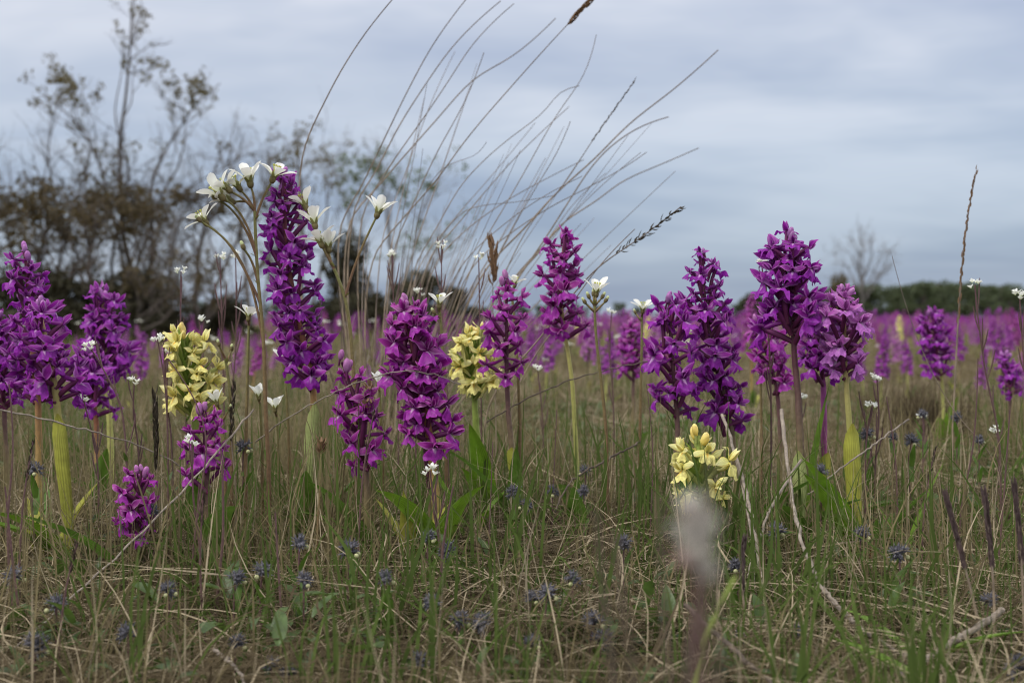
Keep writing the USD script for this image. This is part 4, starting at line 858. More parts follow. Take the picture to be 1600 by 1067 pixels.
rng = np.random.default_rng(77)
TD = 1.42
tb = gpt(at(612, 500, TD)[0], TD)
tus = thing('dry_grass_tussock', 'tussock of long dry straw stalks fanning up to the right against sky', 'grass tussock', None, tb)
CULMS = [
    ([(742, -6), (680, 75), (640, 145), (600, 225), (570, 285), (532, 362)], .0008, None), ([(782, -4), (710, 65), (660, 135), (620, 200), (590, 260), (553, 330)], .0008, None),
    ([(803, 2), (740, 65), (700, 125), (660, 185), (615, 250), (565, 345)], .0007, None), ([(872, 2), (800, 68), (740, 108), (680, 175), (630, 235), (590, 285), (545, 348)], .0008, None),
    ([(648, 113), (631, 210), (615, 310), (606, 385)], .0006, None), ([(672, 145), (655, 230), (632, 340), (618, 410)], .0004, None), ([(756, 82), (730, 150), (682, 240), (645, 320), (618, 385)], .0007, None),
    ([(938, 4), (900, 40), (842, 100), (800, 145), (730, 225), (680, 290), (630, 345), (585, 405)], .0007, (.085, .009, .4, 60, 'head_brown')),
    ([(906, 131), (880, 140), (850, 172), (800, 212), (760, 246), (720, 290), (685, 350), (650, 415)], .0006, None), ([(896, 142), (858, 180), (800, 240), (750, 300), (710, 350), (672, 400)], .0006, None),
    ([(932, 54), (915, 110), (870, 180), (830, 250), (790, 320), (745, 400)], .0006, None), ([(890, 194), (870, 240), (840, 290), (800, 360), (770, 420)], .0006, None),
    ([(988, 134), (955, 180), (920, 230), (880, 290), (830, 350), (790, 425)], .0006, (.16, .0042, .3, 36, 'head_dark')),
    ([(1131, 67), (1060, 130), (985, 190), (930, 245), (870, 300), (820, 355), (760, 420)], .0010, None), ([(1056, 168), (1010, 186), (960, 220), (930, 252), (890, 312), (850, 375), (800, 450)], .0009, None),
    ([(1016, 231), (980, 256), (920, 290), (860, 322), (800, 362), (740, 415)], .0006, None), ([(1124, 202), (1060, 232), (985, 268), (940, 302), (880, 345), (840, 395), (780, 460)], .0008, None),
    ([(866, 309), (800, 319), (735, 328), (690, 372)], .0005, None), ([(922, 228), (850, 268), (790, 305), (720, 360), (680, 410)], .0006, None), ([(762, 234), (745, 250), (700, 265), (664, 310)], .0004, None),
    ([(905, 285), (850, 312), (790, 352), (720, 420)], .0005, None), ([(1000, 240), (930, 300), (860, 372), (790, 452)], .0005, None), ([(840, 160), (770, 252), (700, 340), (650, 420)], .0005, None), ([(700, 30), (662, 130), (622, 260), (590, 380)], .0005, None), ([(960, 250), (900, 310), (850, 380), (800, 440)], .0005, None)]
for k, (pts, r, head) in enumerate(CULMS):
    pts = pts[::-1]; x0, y0 = pts[0]; fx = 600 + (x0 - 640) * .42 + rng.normal() * 12
    culm(tus, tb, [(fx * .62 + x0 * .38, 766 * .55 + y0 * .45)] + pts, TD, r * 1.1, rng, head, foot=gpt(at(fx, 700, TD)[0], TD + rng.normal() * .02, -.004), dy=rng.uniform(-.10, .2))
for k in range(26):                                   # hair-thin straight ones fanning to the upper right
    an = rng.uniform(.25, 1.02); Lk = rng.uniform(360, 620); x1 = 570 + Lk * math.sin(an) + rng.normal() * 25; y1 = 640 - Lk * math.cos(an); fx = 590 + rng.normal() * 22
    culm(tus, tb, [(fx * .55 + x1 * .45 - 14, (766 * .55 + y1 * .45)), (fx * .25 + x1 * .75 - 4, 766 * .25 + y1 * .75 - 6), (x1, y1)], TD, rng.uniform(.0003, .0005), rng, None, foot=gpt(at(fx, 700, TD)[0], TD + rng.normal() * .02, -.004), dy=rng.uniform(-.1, .2))
for k in range(70):                                   # shorter straw of the same tussock
    x1 = rng.uniform(500, 800); y1 = rng.uniform(340, 560) + .15 * abs(x1 - 620); fx = 600 + (x1 - 640) * .3 + rng.normal() * 14
    culm(tus, tb, [(fx * .5 + x1 * .5 - 8, y1 * .5 + 383), (x1, y1)], TD, rng.uniform(.0004, .0008), rng, None, foot=gpt(at(fx, 700, TD)[0], TD + rng.normal() * .03, -.004), dy=rng.uniform(-.1, .12))
def grass_stalk(name, label, D, pts, r, head, seed, cat='grass', stem='straw_culm'):
    rng = np.random.default_rng(600 + seed); P = [at(x, y, D) for x, y in pts]; base = gpt(P[0][0], D); P = [base - [0, 0, .003]] + [p for p in P if p[2] > base[2] + .004]
    t = thing(name, label, cat, None, base); c = catmull(P, 48); MB().add(*tube(c, np.linspace(r * 1.2, r * .55, 48), 6)).build(t, 'stem', stem, base)
    if head: seed_head(t, base, c, head, rng)
    return t
grass_stalk('dry_grass_stalk', 'lone dry stalk rising behind the tallest orchid to picture top', 1.25, [(486, 640), (468, 420), (472, 250), (512, 150), (562, 65), (618, -6)], .0009, None, 1)
grass_stalk('dry_grass_stalk', 'dry stalk with comb-like seed head leaning right of orchid against sky', 1.15, [(760, 650), (850, 520), (935, 418), (1000, 372), (1064, 323)], .0008, (.20, .0068, .9, 34, 'head_dark'), 2)
grass_stalk('dry_grass_stalk', 'short bare dry stalk branching beside the comb-like seed head', 1.16, [(800, 640), (890, 480), (940, 412), (992, 358)], .0007, None, 3)
grass_stalk('dry_grass_stalk', 'tall thin dry grass stalk with narrow seed head near right edge', 1.15, [(1488, 700), (1494, 560), (1502, 430), (1512, 340), (1526, 266)], .0008, (.42, .0065, .22, 44, 'head_brown'), 4)
grass_stalk('dry_grass_stalk', 'thin dry stalk with feathery brown head above the open-flowered orchid', 1.2, [(775, 680), (772, 560), (770, 440), (770, 380)], .0006, (.15, .013, .5, 26, 'head_brown'), 5)
grass_stalk('foxtail_grass', 'dark foxtail grass head standing alone below the left yellow orchid', .95, [(252, 850), (246, 740), (242, 615)], .0008, (.42, .0072, .35, 90, 'head_dark'), 6)
grass_stalk('foxtail_grass', 'short dark foxtail head against the left yellow orchid', .97, [(368, 760), (362, 690), (366, 600)], .0006, (.30, .005, .5, 60, 'head_dark'), 7)
for k, (x, y, bx, by, lbl) in enumerate([(1478, 775, 1530, 1000, 'purplish grass head, leftmost of the three at lower right'), (1538, 772, 1555, 1010, 'purplish grass head, middle of the three at lower right'), (1585, 760, 1600, 1010, 'purplish grass head, rightmost of the three at lower right')]):
    grass_stalk('purple_grass', lbl, .70, [(bx, by), ((x + bx) / 2 + 4, (y + by) / 2), (x, y)], .0007, (.42, .0058, .3, 110, 'head_purple'), 10 + k)
grass_stalk('purple_grass', 'blurred purplish grass head beside the curved pale twigs', .72, [(1170, 1000), (1160, 920), (1163, 845)], .0007, (.45, .0055, .3, 80, 'head_purple'), 14)
grass_stalk('thin_dark_stem', 'thin bare dark stem in front of the left-edge cluster, leftmost one', .80, [(18, 960), (12, 820), (20, 700), (14, 600)], .0007, None, 21, 'stem', 'stem_cress')
grass_stalk('thin_dark_stem', 'thin dark stem crossing the small magenta orchid', .85, [(300, 900), (312, 780), (322, 690), (262, 560)], .0006, None, 22, 'stem', 'stem_cress')
grass_stalk('thin_dark_stem', 'dark upright stem below the thick dense orchid', .78, [(690, 980), (690, 880), (708, 760)], .0009, None, 23, 'stem', 'stem_cress')
grass_stalk('thin_dark_stem', 'pale thin stem leaning across the blurred right orchid', 1.1, [(1560, 740), (1490, 640), (1440, 545), (1394, 400)], .0004, None, 24, 'stem')
grass_stalk('thin_dark_stem', 'brown stem with yellowish seed cluster below the tallest orchid', .9, [(495, 860), (500, 760), (502, 690)], .0008, (.08, .006, .9, 26, 'head_brown'), 25, 'stem', 'stem_sax')

for k, (x, y, bx, by, D, r) in enumerate([(52, 690, 30, 930, .82, .0007), (8, 760, 30, 980, .76, .0008), (345, 700, 338, 960, .80, .0009), (318, 770, 322, 1010, .76, .0007), (1578, 640, 1560, 900, .9, .0007), (1528, 560, 1500, 820, 1.0, .0007), (1462, 700, 1440, 900, .92, .0006), (770, 690, 762, 900, .88, .0005), (1010, 600, 1016, 840, .98, .0005), (585, 640, 560, 880, .9, .0008), (430, 800, 442, 1010, .72, .0007), (1385, 620, 1402, 860, .98, .0006), (120, 850, 92, 1040, .70, .0006), (870, 640, 860, 860, 1.0, .0005)]):
    grass_stalk('thin_dark_stem', place_label('thin brown dry stem upright in the grass', x, y), D, [(bx, by), ((x + bx) / 2 + (k % 3 - 1) * 7, (y + by) / 2), (x, y)], r, (.22, .0042, .35, 16, 'head_dark') if k % 3 == 0 else None, 50 + k, 'stem', 'stem_cress')

# ------------------------------------------------------------------ forget-me-nots with grey-blue buds
def forget_class(k, rng):
    p = f'/World/forget_kind_{k}'; stage.CreateClassPrim(p)
    H = .05; ax = catmull([(0, 0, -.05), (rng.normal() * .003, 0, -.02), (0, 0, 0)], 12)
    MB().add(*tube(ax, [.0007, .0006], 6)).build(p, 'stem', 'stem_cress')
    n = 12 + k; tl = rot((math.cos(k * 1.7), math.sin(k * 1.7), 0), .5 + .12 * k)
    for i in range(n):
        a = i * 2.4 + rng.normal() * .3; q = i / (n - 1); el = -.5 + 1.9 * q ** 1.2; d = tl @ np.array([math.cos(a) * math.cos(el), math.sin(a) * math.cos(el), math.sin(el)])
        c = np.array([0, 0, -.001]) + d * .0029 * rng.uniform(.6, 1.2); L = .0056 * rng.uniform(.7, 1.2)
        mb = MB(); v, f = blob(c, d, L, .00128); mb.add(v, f)
        for s in range(5):
            b = s * 1.257; o = np.cross(d, [0.3, .2, .9]); o /= np.linalg.norm(o); o2 = np.cross(d, o); e = (o * math.cos(b) + o2 * math.sin(b)) * .001
            v, f, uv = petal(L * .62, .0010, 'lance', n=3, m=3); mb.add(v, f, uv, frame(c + d * L * .2 + e, d + e * 520, e))
        for s in range(16):
            h = rng.normal(size=3); h /= np.linalg.norm(h); q2 = c + h * .0012 + d * rng.uniform(-.5, .5) * L * .5; v, f, uv = petal(.0022, .00022, 'strap', n=2, m=2); mb.add(v, f, uv, frame(q2, h + d * .5, d))
        mb.build(p, 'flower_bud', 'bud_grey')
    for i in range(1 + k % 2):
        a = rng.uniform(3.5, 5.9); v, f = blob((math.cos(a) * .006, math.sin(a) * .006, -.004), (math.cos(a), math.sin(a), -.3), .003, .0016); MB().add(v, f).build(p, 'open_flower', 'bud_tip')
    for i in range(3):
        a = rng.uniform(0, 6.28); v, f, uv = petal(.022, .0058, 'lance', bend=-.3, cup=.2, n=7, m=3); MB().add(v, f, uv, frame((0, 0, -.046 + .012 * i), (math.cos(a) * .35, math.sin(a) * .35, .9))).build(p, 'leaf', 'leaf_green')
    return p
FG = [forget_class(k, np.random.default_rng(700 + k)) for k in range(5)]
FMN = [(467, 850, .80), (545, 860, .80), (410, 893, .76), (368, 905, .76), (475, 908, .74), (600, 905, .74), (262, 922, .74), (88, 945, .72), (668, 840, .82), (700, 862, .84), (895, 905, .74), (855, 928, .72), (832, 935, .73), (716, 970, .70), (755, 975, .70), (675, 942, .72), (830, 1005, .68), (928, 970, .7), (940, 1000, .68), (975, 850, .82), (863, 770, 1.0), (822, 790, .95), (803, 770, .95), (915, 738, 1.05), (912, 770, .95), (1283, 738, .95), (1215, 832, .86), (1405, 865, .80), (1150, 885, .80), (1495, 655, 1.15), (1530, 690, 1.1), (1355, 680, 1.05), (1395, 685, 1.1), (1442, 650, 1.2),
       (55, 1010, .68), (200, 990, .70), (425, 1040, .66), (452, 1052, .66), (368, 1005, .68), (1590, 1045, .66), (1155, 1000, .7), (380, 700, 1.0), (55, 735, .95), (1345, 835, .85), (655, 1035, .66), (240, 800, .9), (22, 900, .78), (1425, 690, 1.05), (1545, 940, .74), (1060, 640, 1.2), (1250, 990, .7)]
rng = np.random.default_rng(8)
for i, (x, y, D) in enumerate(FMN):
    P = at(x, y - 4, D); g = gpt(P[0], D)
    copy_of(FG[i % 5], 'forget_me_not', place_label('grey-blue forget-me-not bud cluster', x, y), 'flower', 'forget-me-nots in the grass', P, rng.uniform(0, 6.28), rng.uniform(.72, 1.05) * (1.0 if i % 4 else .85))

# ------------------------------------------------------------------ twigs and long straws lying in the grass
def twig(label, pts, Ds, r, m, seed, sub=None, name='dry_twig'):
    rng = np.random.default_rng(800 + seed); P = [at(x, y, d) for (x, y), d in zip(pts, Ds)]; o = P[-1].copy()
    for p in P: p[2] = max(p[2], float(ground_z(p[0], p[1])) + .003)
    t = thing(name, label, 'twig', None, o); c = catmull(P, 36); c[1:-1] += rng.normal(size=(34, 3)) * .0004
    MB().add(*tube(c, np.linspace(r, r * .7, 36) * (1 + .10 * (meshkit.noise(np.stack([np.arange(36) * .45, np.zeros(36), np.zeros(36)], 1), seed) - .5) * 3), 7)).build(t, 'stem', m, o)
    for s in sub or []:
        q = [at(x, y, d) for (x, y), d in zip(*s)]; MB().add(*tube(catmull(q, 16), np.linspace(r * .8, r * .45, 16), 6)).build(t, 'side_twig', m, o)
twig('pale dry twig curving down right of the front yellow orchid', [(1128, 648), (1158, 740), (1182, 850), (1198, 985)], [.95, .9, .84, .78], .0012, 'twig_grey', 1, [([(1150, 715), (1168, 800), (1178, 900), (1168, 985)], [.92, .87, .82, .79])])
twig('long pale dry twig bending from the large dark orchid to bottom right', [(1221, 640), (1232, 740), (1258, 860), (1310, 950), (1430, 1036)], [.92, .88, .80, .74, .68], .0013, 'twig_grey', 2)
twig('grey crossing twig under the large dark right orchid', [(1252, 718), (1215, 775), (1190, 830), (1168, 900)], [.93, .9, .86, .82], .0010, 'twig_grey', 3)
twig('straight grey stick at the bottom right corner', [(1566, 953), (1490, 1002), (1406, 1054)], [.70, .68, .66], .0018, 'twig_grey', 4)
twig('thin pale twig lying above the straight grey stick', [(1278, 910), (1340, 975), (1436, 1034)], [.74, .71, .67], .0009, 'twig_grey', 5)
twig('dark stick at the bottom edge below the blurred white flower', [(1070, 945), (1130, 1000), (1210, 1072)], [.66, .62, .58], .0012, 'twig_dark', 6)
twig('long straight dry straw crossing the lower left diagonally', [(396, 640), (280, 772), (165, 885), (20, 1015)], [.98, .88, .80, .70], .0007, 'twig_grey', 7)
twig('thin pale straw lying across below the left-edge orchids', [(-20, 636), (110, 665), (240, 706), (330, 760)], [.9, .92, .95, .96], .0006, 'twig_grey', 8)
twig('thin straw arching over the short sparse orchid', [(400, 690), (520, 615), (640, 580), (720, 600)], [1.0, .95, .93, .95], .0005, 'twig_grey', 9)
twig('pale crooked twig lying in grass at the bottom left centre', [(335, 1015), (370, 1045), (385, 1075)], [.66, .64, .62], .0009, 'twig_grey', 10)
twig('thin dark straw reaching right from the orchid against the sky', [(760, 660), (850, 610), (940, 580), (1040, 560)], [1.05, 1.05, 1.08, 1.1], .0006, 'twig_dark', 11)
twig('dark bent twig in grass left of the front yellow orchid', [(1000, 690), (945, 720), (900, 745), (868, 800)], [1.05, 1.02, 1.0, .97], .0008, 'twig_dark', 12)
twig('thin pale straw leaning right of the pale lilac orchid', [(1420, 655), (1330, 720), (1262, 772)], [1.0, .97, .95], .0007, 'twig_grey', 13)

# ------------------------------------------------------------------ broad-leaved plants in the grass
def leafy(label, x, y, D, leaves, m, seed, name='leafy_plant'):
    rng = np.random.default_rng(900 + seed); b = gpt(at(x, y, D)[0], D); t = thing(name, label, 'plant', None, b)
    for az, el, L, W, bend in leaves: leaf(t, b, b + np.r_[rng.normal(size=2) * .003, .002], az, el, L, W, m, rng, bend=bend)
leafy('broad upright green leaf below the orchid against the sky', 906, 740, 1.0, [(-1.6, 1.35, .060, .017, -.3), (.2, .7, .045, .014, -.6), (2.8, .8, .05, .013, -.6)], 'leaf_green', 1)
leafy('flat arching green leaves left of the tallest orchid foot', 425, 760, .95, [(2.9, .75, .062, .015, -1.4), (.5, .6, .05, .013, -.7), (-1.5, .9, .04, .012, -.8)], 'leaf_bright', 2)
leafy('green lance leaves right of the pale lilac orchid', 1372, 780, 1.0, [(-.6, 1.2, .07, .014, -.4), (1.0, .9, .06, .015, -.6), (2.6, .8, .055, .014, -.7), (-1.9, 1.1, .05, .012, -.5)], 'leaf_green', 3)
leafy('tall narrow green leaf just right of the large dark orchid stem', 1262, 760, 1.06, [(.3, 1.45, .125, .011, -.1), (2.2, 1.1, .06, .012, -.5)], 'leaf_bright', 4)
leafy('green leaves under the half hidden magenta orchid', 1150, 700, 1.12, [(-.4, 1.0, .07, .018, -.6), (2.5, 1.1, .07, .017, -.5), (1.2, 1.2, .06, .016, -.3)], 'leaf_green', 5)
leafy('bright green leaf lying at the bottom right edge', 1480, 1055, .62, [(2.6, .55, .06, .010, -.3), (-.2, .3, .06, .012, -.4)], 'leaf_bright', 6)
leafy('bright green sprout tuft at the bottom left', 172, 1075, .60, [(-1.5, 1.2, .022, .006, -.3), (.2, 1.0, .022, .006, -.3), (1.8, 1.1, .022, .006, -.3), (3.1, 1.0, .024, .006, -.3), (-2.4, 1.0, .02, .006, -.3)], 'leaf_bright', 7)
leafy('upright oblong green leaf beneath the forget-me-not at lower centre', 600, 960, .74, [(-1.4, 1.4, .030, .008, -.2), (1.0, 1.2, .025, .007, -.3)], 'leaf_green', 8)
leafy('pale lance leaves at the thick dense orchid foot', 645, 800, .93, [(-1.7, 1.35, .062, .013, -.2), (2.6, 1.2, .06, .012, -.4), (.4, 1.2, .055, .012, -.3)], 'sheath_yellow', 9)
leafy('green lance leaves beside the middle yellow orchid stem', 730, 770, 1.02, [(2.7, 1.25, .07, .010, -.3), (.5, 1.1, .06, .012, -.5), (-1.2, 1.0, .05, .013, -.5)], 'leaf_bright', 10)
leafy('yellow-green leaves at the left-edge orchid feet', 70, 800, .98, [(2.3, 1.2, .06, .016, -.4), (.6, 1.2, .07, .014, -.3), (-1.6, 1.1, .05, .016, -.6)], 'sheath_yellow', 11)
leafy('green leaves behind the left-edge orchid feet', 250, 720, 1.15, [(2.5, 1.0, .06, .013, -.6), (.6, 1.1, .05, .012, -.5)], 'leaf_green', 12)
leafy('tall green grass blade below the blurred right orchid', 1425, 780, .98, [(.35, 1.3, .085, .006, -.3), (2.9, 1.2, .06, .005, -.3)], 'leaf_bright', 13)
leafy('green strap leaf in grass left of the straight grey stick', 1440, 985, .70, [(-.5, .75, .055, .008, -.6), (2.4, .8, .05, .008, -.6)], 'leaf_bright', 14)
leafy('small flat green leaf right of the blurred white flower', 1190, 905, .78, [(.3, .5, .04, .010, -.5), (2.4, .6, .04, .009, -.6)], 'leaf_green', 15)
leafy('rust brown dead leaf at the pale lilac orchid foot', 1352, 775, .95, [(.2, 1.0, .03, .010, 1.1)], 'dead_leaf', 16, 'dead_leaf')
leafy('curled brown dead leaf left of the pale lilac orchid', 1305, 830, .9, [(1.5, 1.2, .026, .008, 1.6)], 'dead_leaf', 17, 'dead_leaf')
# a withered tuft of dead grass further off
def blades(rng, n, spread, h, w, lean, curl, K=5, flat=False):
    """n grass blades as tapering ribbons: (vertices, faces)."""
    b = rng.normal(size=(n, 2)) * spread; az = rng.uniform(0, 6.28, n); L = rng.uniform(h[0], h[1], n); W = rng.uniform(w[0], w[1], n); le = np.abs(rng.normal(size=n)) * lean; cu = rng.normal(size=n) * curl + np.abs(curl) * .6
    side = rng.normal(size=n) * .5
    t = np.linspace(0, 1, K); el = (math.pi / 2 - le)[:, None] - cu[:, None] * t[None] ** 1.3
    if flat: el = rng.uniform(-.05, .32, n)[:, None] - np.abs(cu)[:, None] * (t[None] - .25)
    aa = az[:, None] + side[:, None] * t[None] ** 1.5 * (1.8 if flat else 1)
    st = (L / (K - 1))[:, None]
    dx, dy, dz = np.cos(el) * np.cos(aa) * st, np.cos(el) * np.sin(aa) * st, np.sin(el) * st
    c = np.stack([np.c_[np.zeros(n), np.cumsum(dx[:, 1:], 1)], np.c_[np.zeros(n), np.cumsum(dy[:, 1:], 1)], np.c_[np.zeros(n), np.cumsum(dz[:, 1:], 1)]], -1)
    c[..., :2] += b[:, None]; c[..., 2] += (rng.uniform(.002, .03, n) if flat else -.004 + 0 * az)[:, None]
    c[..., 2] = np.maximum(c[..., 2], -.004)
    tw = rng.uniform(0, 6.28, n); wd = np.stack([-np.sin(aa + tw[:, None] * .0 + rng.normal(size=(n, 1)) * .8), np.cos(aa), .25 * np.sin(tw)[:, None] + 0 * aa], -1); wd /= np.linalg.norm(wd, axis=-1, keepdims=True)
    hw = W[:, None] / 2 * np.minimum(1, (1 - t) * 2.2 + .08)[None]
    v = np.stack([c - wd * hw[..., None], c + wd * hw[..., None]], 2).reshape(n, -1, 3)
    i = np.arange(K - 1) * 2; f1 = np.vstack([np.stack([i, i + 1, i + 3], 1), np.stack([i, i + 3, i + 2], 1)])
    f = (np.arange(n)[:, None, None] * 2 * K + f1[None]).reshape(-1, 3)
    return v.reshape(-1, 3), f
def tuft_thing(label, px, D, n, h, spread, m):
    rng = np.random.default_rng(int(px)); b = gpt(at(px, 600, D)[0], D); t = thing('withered_tuft', label, 'grass tuft', None, b)
    mb = MB()
    for k in range(3):
        v, f = blades(rng, n // 3, spread, h, (.001, .002), .8, 1.6, 6); mb.add(v, f)
    mb.build(t, 'blades', m, smooth=False)
    v, f = ICO[0] * [spread * 1.5, spread * 1.2, h[0] * .7], ICO[1]; MB().add(v + [0, 0, .004], f).build(t, 'root_mound', 'soil')
tuft_thing('matted brown mound of dead grass left of the blurred right orchid', 1432, 1.95, 1500, (.06, .11), .030, 'straw_dark')
tuft_thing('small brown dead tuft left of the curved pale twigs', 960, 1.0, 300, (.02, .05), .02, 'straw_dark')

# ------------------------------------------------------------------ blurred flower right before the lens
def cats_foot(label, x, y, D, seed, r=.0017, heads=8):
    rng = np.random.default_rng(950 + seed); c = at(x, y, D); b = gpt(c[0] + .004, D + .01)
    t = thing('cats_foot', label, 'flower', None, b); MB().add(*tube(catmull([b - [0, 0, .003], (b + c) / 2 + [.0008, 0, 0], c], 20), .0006, 6)).build(t, 'stem', 'stem_cress', b)
    for k in range(heads):
        a = k * 2.4; q = c + np.array([math.cos(a) * r * .75, math.sin(a) * r * .75, (k / (heads - 1) - .5) * .0078]); mb = MB()
        for i in range(40):
            d = rng.normal(size=3); d[2] = abs(d[2]); d /= np.linalg.norm(d); v, f, uv = petal(r * .9, r * .32, 'obovate', n=3, m=3); mb.add(v, f, uv, frame(q + d * r * .3, d, rng.normal(size=3)))
        v, f = blob(q, (0, 0, 1), r * 1.3, r * .55); mb.add(v, f); mb.build(t, 'flower_head', 'cats_foot_pink' if k in (1, 6) else 'cats_foot', b)
cats_foot('out-of-focus whitish flower head close to the lens, below front yellow orchid', 1086, 842, .165, 1)
grass_stalk('blurred_stalk', 'out-of-focus brown grass stalk veiling the front yellow orchid', .22, [(1100, 1000), (1106, 860), (1110, 720)], .0006, (.5, .0030, .5, 30, 'straw_dark'), 31, 'grass', 'twig_dark')
grass_stalk('blurred_stalk', 'out-of-focus dark grass stalk left of the blurred white flower head', .24, [(990, 1060), (975, 960), (962, 830)], .0007, (.5, .0035, .5, 22, 'head_dark'), 32, 'grass', 'twig_dark')
grass_stalk('blurred_stalk', 'out-of-focus green blade below the blurred white flower head', .40, [(1080, 1100), (1110, 980), (1150, 900)], .0010, None, 33, 'grass', 'stem_green')

grass_stalk('blurred_stalk', 'out-of-focus brown stalk directly under the blurred white flower head', .26, [(1070, 1100), (1078, 1000), (1092, 900)], .0009, (.6, .0034, .35, 26, 'head_dark'), 34, 'grass', 'twig_dark')
grass_stalk('blurred_stalk', 'out-of-focus dark stalk right of the blurred white flower head', .25, [(1120, 1100), (1124, 980), (1118, 880)], .0007, (.5, .003, .35, 20, 'head_dark'), 35, 'grass', 'twig_dark')
grass_stalk('blurred_stalk', 'out-of-focus pale purplish stalk left of the blurred white flower head', .24, [(1044, 1060), (1036, 920), (1028, 770)], .0006, (.5, .0024, .3, 20, 'head_purple'), 36, 'grass', 'twig_dark')
grass_stalk('blurred_stalk', 'out-of-focus dark grass stalk further left of the blurred white flower head', .27, [(960, 1080), (944, 940), (934, 800)], .0007, (.5, .0034, .5, 22, 'head_dark'), 37, 'grass', 'twig_dark')
# ------------------------------------------------------------------ grass of the meadow
def scatter(rng, dens, y0, y1, half=.50, margin=.25):
    """Points in the wedge of meadow ahead; dens per square metre."""
    A = half * (y1 ** 2 - y0 ** 2) + 2 * margin * (y1 - y0); n = int(dens * A)
    y = rng.uniform(y0, y1, 3 * n); w = half * y + margin; x = rng.uniform(-1, 1, 3 * n) * (half * y1 + margin)
    ok = np.abs(x) < w; return x[ok][:n], y[ok][:n]
def meadow(name, label, cat, m, kinds, zones, seed, split=3.2):
    UsdGeom.PointInstancer.Define(stage, '/World/far_' + name); pr, base = [], []
    for k, kw in enumerate(kinds):
        r2 = np.random.default_rng(seed * 50 + k); mb = MB(); v, f = blades(r2, **kw); mb.add(v, f); base.append((v, f)); pr.append(protos_mesh('far_' + name, k, mb, m))
    rng = np.random.default_rng(seed); P, I, S = [], [], []
    for y0, y1, dens, s0, s1, ns, which in zones:
        x, y = scatter(rng, dens, y0, y1)
        if ns is not None:
            k = meshkit.fbm(np.stack([x * ns[0], y * ns[0], 0 * x + seed], -1), 3, seed) + rng.uniform(-.08, .08, len(x)) > ns[1]; x, y = x[k], y[k]
        P.append(np.stack([x, y, ground_z(x, y) - .001], 1)); I.append(rng.choice(which, len(x))); S.append(rng.uniform(s0, s1, len(x)))
    P, I, S = np.vstack(P), np.concatenate(I), np.concatenate(S); yaw = rng.uniform(0, 6.28, len(P))
    near = P[:, 1] < split; mb = MB()
    for k, (v, f) in enumerate(base):                 # the near grass as one mesh
        q = np.nonzero(near & (I == k))[0]
        if not len(q): continue
        c, sn = np.cos(yaw[q])[:, None], np.sin(yaw[q])[:, None]; sc = S[q][:, None]
        V = np.stack([(v[None, :, 0] * c - v[None, :, 1] * sn) * sc, (v[None, :, 0] * sn + v[None, :, 1] * c) * sc, v[None, :, 2] * sc], -1) + P[q][:, None]
        mb.add(V.reshape(-1, 3), (f[None] + (np.arange(len(q)) * len(v))[:, None, None]).reshape(-1, 3))
    v, f = np.vstack(mb.v), np.vstack(mb.f); print(name, len(f), 'triangles near,', (~near).sum(), 'tufts far')
    pm = usdkit.mesh(stage, '/World/' + name, (v, f), M[m]); pm.CreateDoubleSidedAttr(True); setdata(pm.GetPrim(), label, cat, None, 'stuff')
    instancer('far_' + name, label.replace(' of the meadow', '') + ' further off in the meadow', cat, pr, P[~near], I[~near], yaw[~near], S[~near])
meadow('dry_grass', 'dense dry straw-coloured grass of the meadow', 'grass', 'straw',
       [dict(n=24, spread=.020, h=(.03, .085), w=(.0006, .0013), lean=.75, curl=1.4, K=7) for _ in range(8)] + [dict(n=18, spread=.022, h=(.07, .14), w=(.0006, .0014), lean=.6, curl=.9, K=7) for _ in range(4)] + [dict(n=46, spread=.012, h=(.06, .13), w=(.0007, .0015), lean=.6, curl=.9, K=7) for _ in range(3)],
       [(.47, .75, 640, .6, .9, None, list(range(8))), (.60, .9, 80, .65, .85, (6, .5), [8, 9, 10, 11]), (.75, 1.6, 480, .75, 1.1, None, list(range(8))), (.72, 1.8, 260, .7, 1.05, (5, .47), list(range(8, 15))), (1.6, 2.8, 230, .5, .9, None, list(range(8))), (1.7, 6, 70, .5, .95, (2.2, .50), [12, 13, 14]), (2.8, 6, 90, .6, 1.0, None, list(range(8))), (6, 14, 30, .8, 1.4, None, list(range(8))), (6, 20, 9, .9, 1.4, (1.2, .50), [12, 13, 14]), (14, 40, 6, 1.2, 2.0, None, list(range(8)))], 1)
meadow('straw_litter', 'tangled dead straw lying flat between the plants', 'grass', 'straw_dark',
       [dict(n=34, spread=.03, h=(.04, .13), w=(.0006, .0013), lean=.3, curl=1.2, K=7, flat=True) for _ in range(8)],
       [(.42, 1.5, 420, .7, 1.1, None, list(range(8))), (1.5, 3.5, 120, .8, 1.2, None, list(range(8))), (3.5, 9, 30, 1, 1.6, None, list(range(8)))], 2)
meadow('pale_straw', 'pale bleached straw scattered over the grass', 'grass', 'straw_pale',
       [dict(n=14, spread=.03, h=(.05, .14), w=(.0005, .0013), lean=.3, curl=.9, K=7, flat=True) for _ in range(6)] + [dict(n=10, spread=.03, h=(.06, .13), w=(.0005, .0011), lean=.9, curl=1.0, K=7) for _ in range(4)],
       [(.42, .72, 720, .6, .9, None, list(range(10))), (.72, 1.5, 760, .7, 1.1, None, list(range(10))), (1.5, 3.5, 260, .7, 1.1, None, list(range(10))), (3.5, 9, 70, .9, 1.4, None, list(range(10)))], 3)
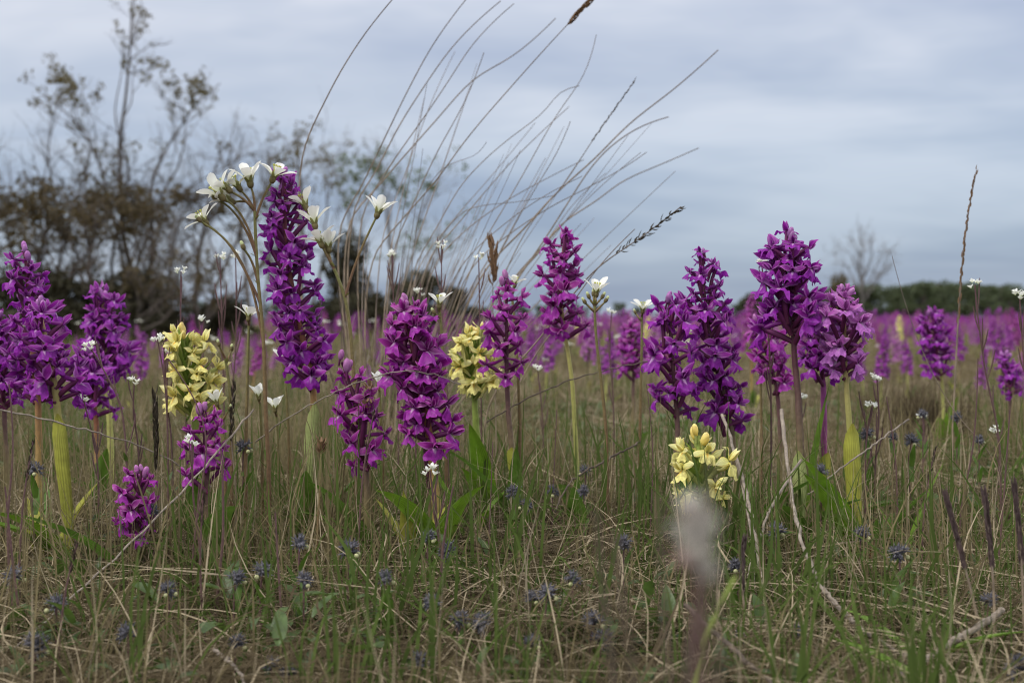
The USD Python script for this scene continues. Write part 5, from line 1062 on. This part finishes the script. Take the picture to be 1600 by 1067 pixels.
meadow('green_grass', 'green grass blades growing in patches through the straw', 'grass', 'grass_green',
       [dict(n=13, spread=.014, h=(.06, .13), w=(.0012, .0030), lean=.4, curl=.8, K=7) for _ in range(6)] + [dict(n=22, spread=.02, h=(.03, .08), w=(.0008, .0017), lean=.6, curl=1.0, K=7) for _ in range(4)],
       [(.50, .75, 430, .5, .85, (4, .40), list(range(10))), (.75, 1.6, 500, .7, 1.05, (3.2, .42), list(range(10))), (1.6, 3, 100, .6, .9, (2.5, .45), list(range(10))), (3, 8, 24, .6, 1.1, (1.2, .45), list(range(10))), (8, 25, 8, 1, 1.6, None, list(range(10)))], 4)
# small broad leaves of herbs low in the turf
def herb_patch(seed):
    r2 = np.random.default_rng(seed); V, F, n = [], [], 0
    for k in range(16):
        L = r2.uniform(.008, .024); v, f, uv = petal(L, L * r2.uniform(.28, .5), r2.choice(['lance', 'obovate', 'ovate']), bend=-r2.uniform(.2, 1.1), cup=.2, n=6, m=3)
        a, el = r2.uniform(0, 6.28), r2.uniform(.25, 1.3); T = frame((r2.normal() * .022, r2.normal() * .022, r2.uniform(.001, .02)), (math.cos(a) * math.cos(el), math.sin(a) * math.cos(el), math.sin(el)))
        V.append(v @ T[:3, :3].T + T[:3, 3]); F.append(f + n); n += len(v)
    return np.vstack(V), np.vstack(F)
def herbs():
    base = [herb_patch(4000 + k) for k in range(6)]; r2 = np.random.default_rng(71); mb = MB()
    x, y = scatter(r2, 230, .5, 2.6); k = meshkit.fbm(np.stack([x * 3.5, y * 3.5, 0 * x], -1), 3, 8) + r2.uniform(-.1, .1, len(x)) > .46
    for X, Y in zip(x[k], y[k]):
        v, f = base[int(r2.integers(0, 6))]; a = r2.uniform(0, 6.28); c, sn = math.cos(a), math.sin(a); z = float(ground_z(X, Y)); q = r2.uniform(.7, 1.2)
        mb.add(np.stack([(v[:, 0] * c - v[:, 1] * sn) * q + X, (v[:, 0] * sn + v[:, 1] * c) * q + Y, v[:, 2] * q + z], -1), f)
    pm = usdkit.mesh(stage, '/World/herb_leaves', (np.vstack(mb.v), np.vstack(mb.f)), M['herb_green'], smooth=True); pm.CreateDoubleSidedAttr(True)
    setdata(pm.GetPrim(), 'small broad green leaves of low herbs in the turf', 'ground cover', None, 'stuff')
herbs()
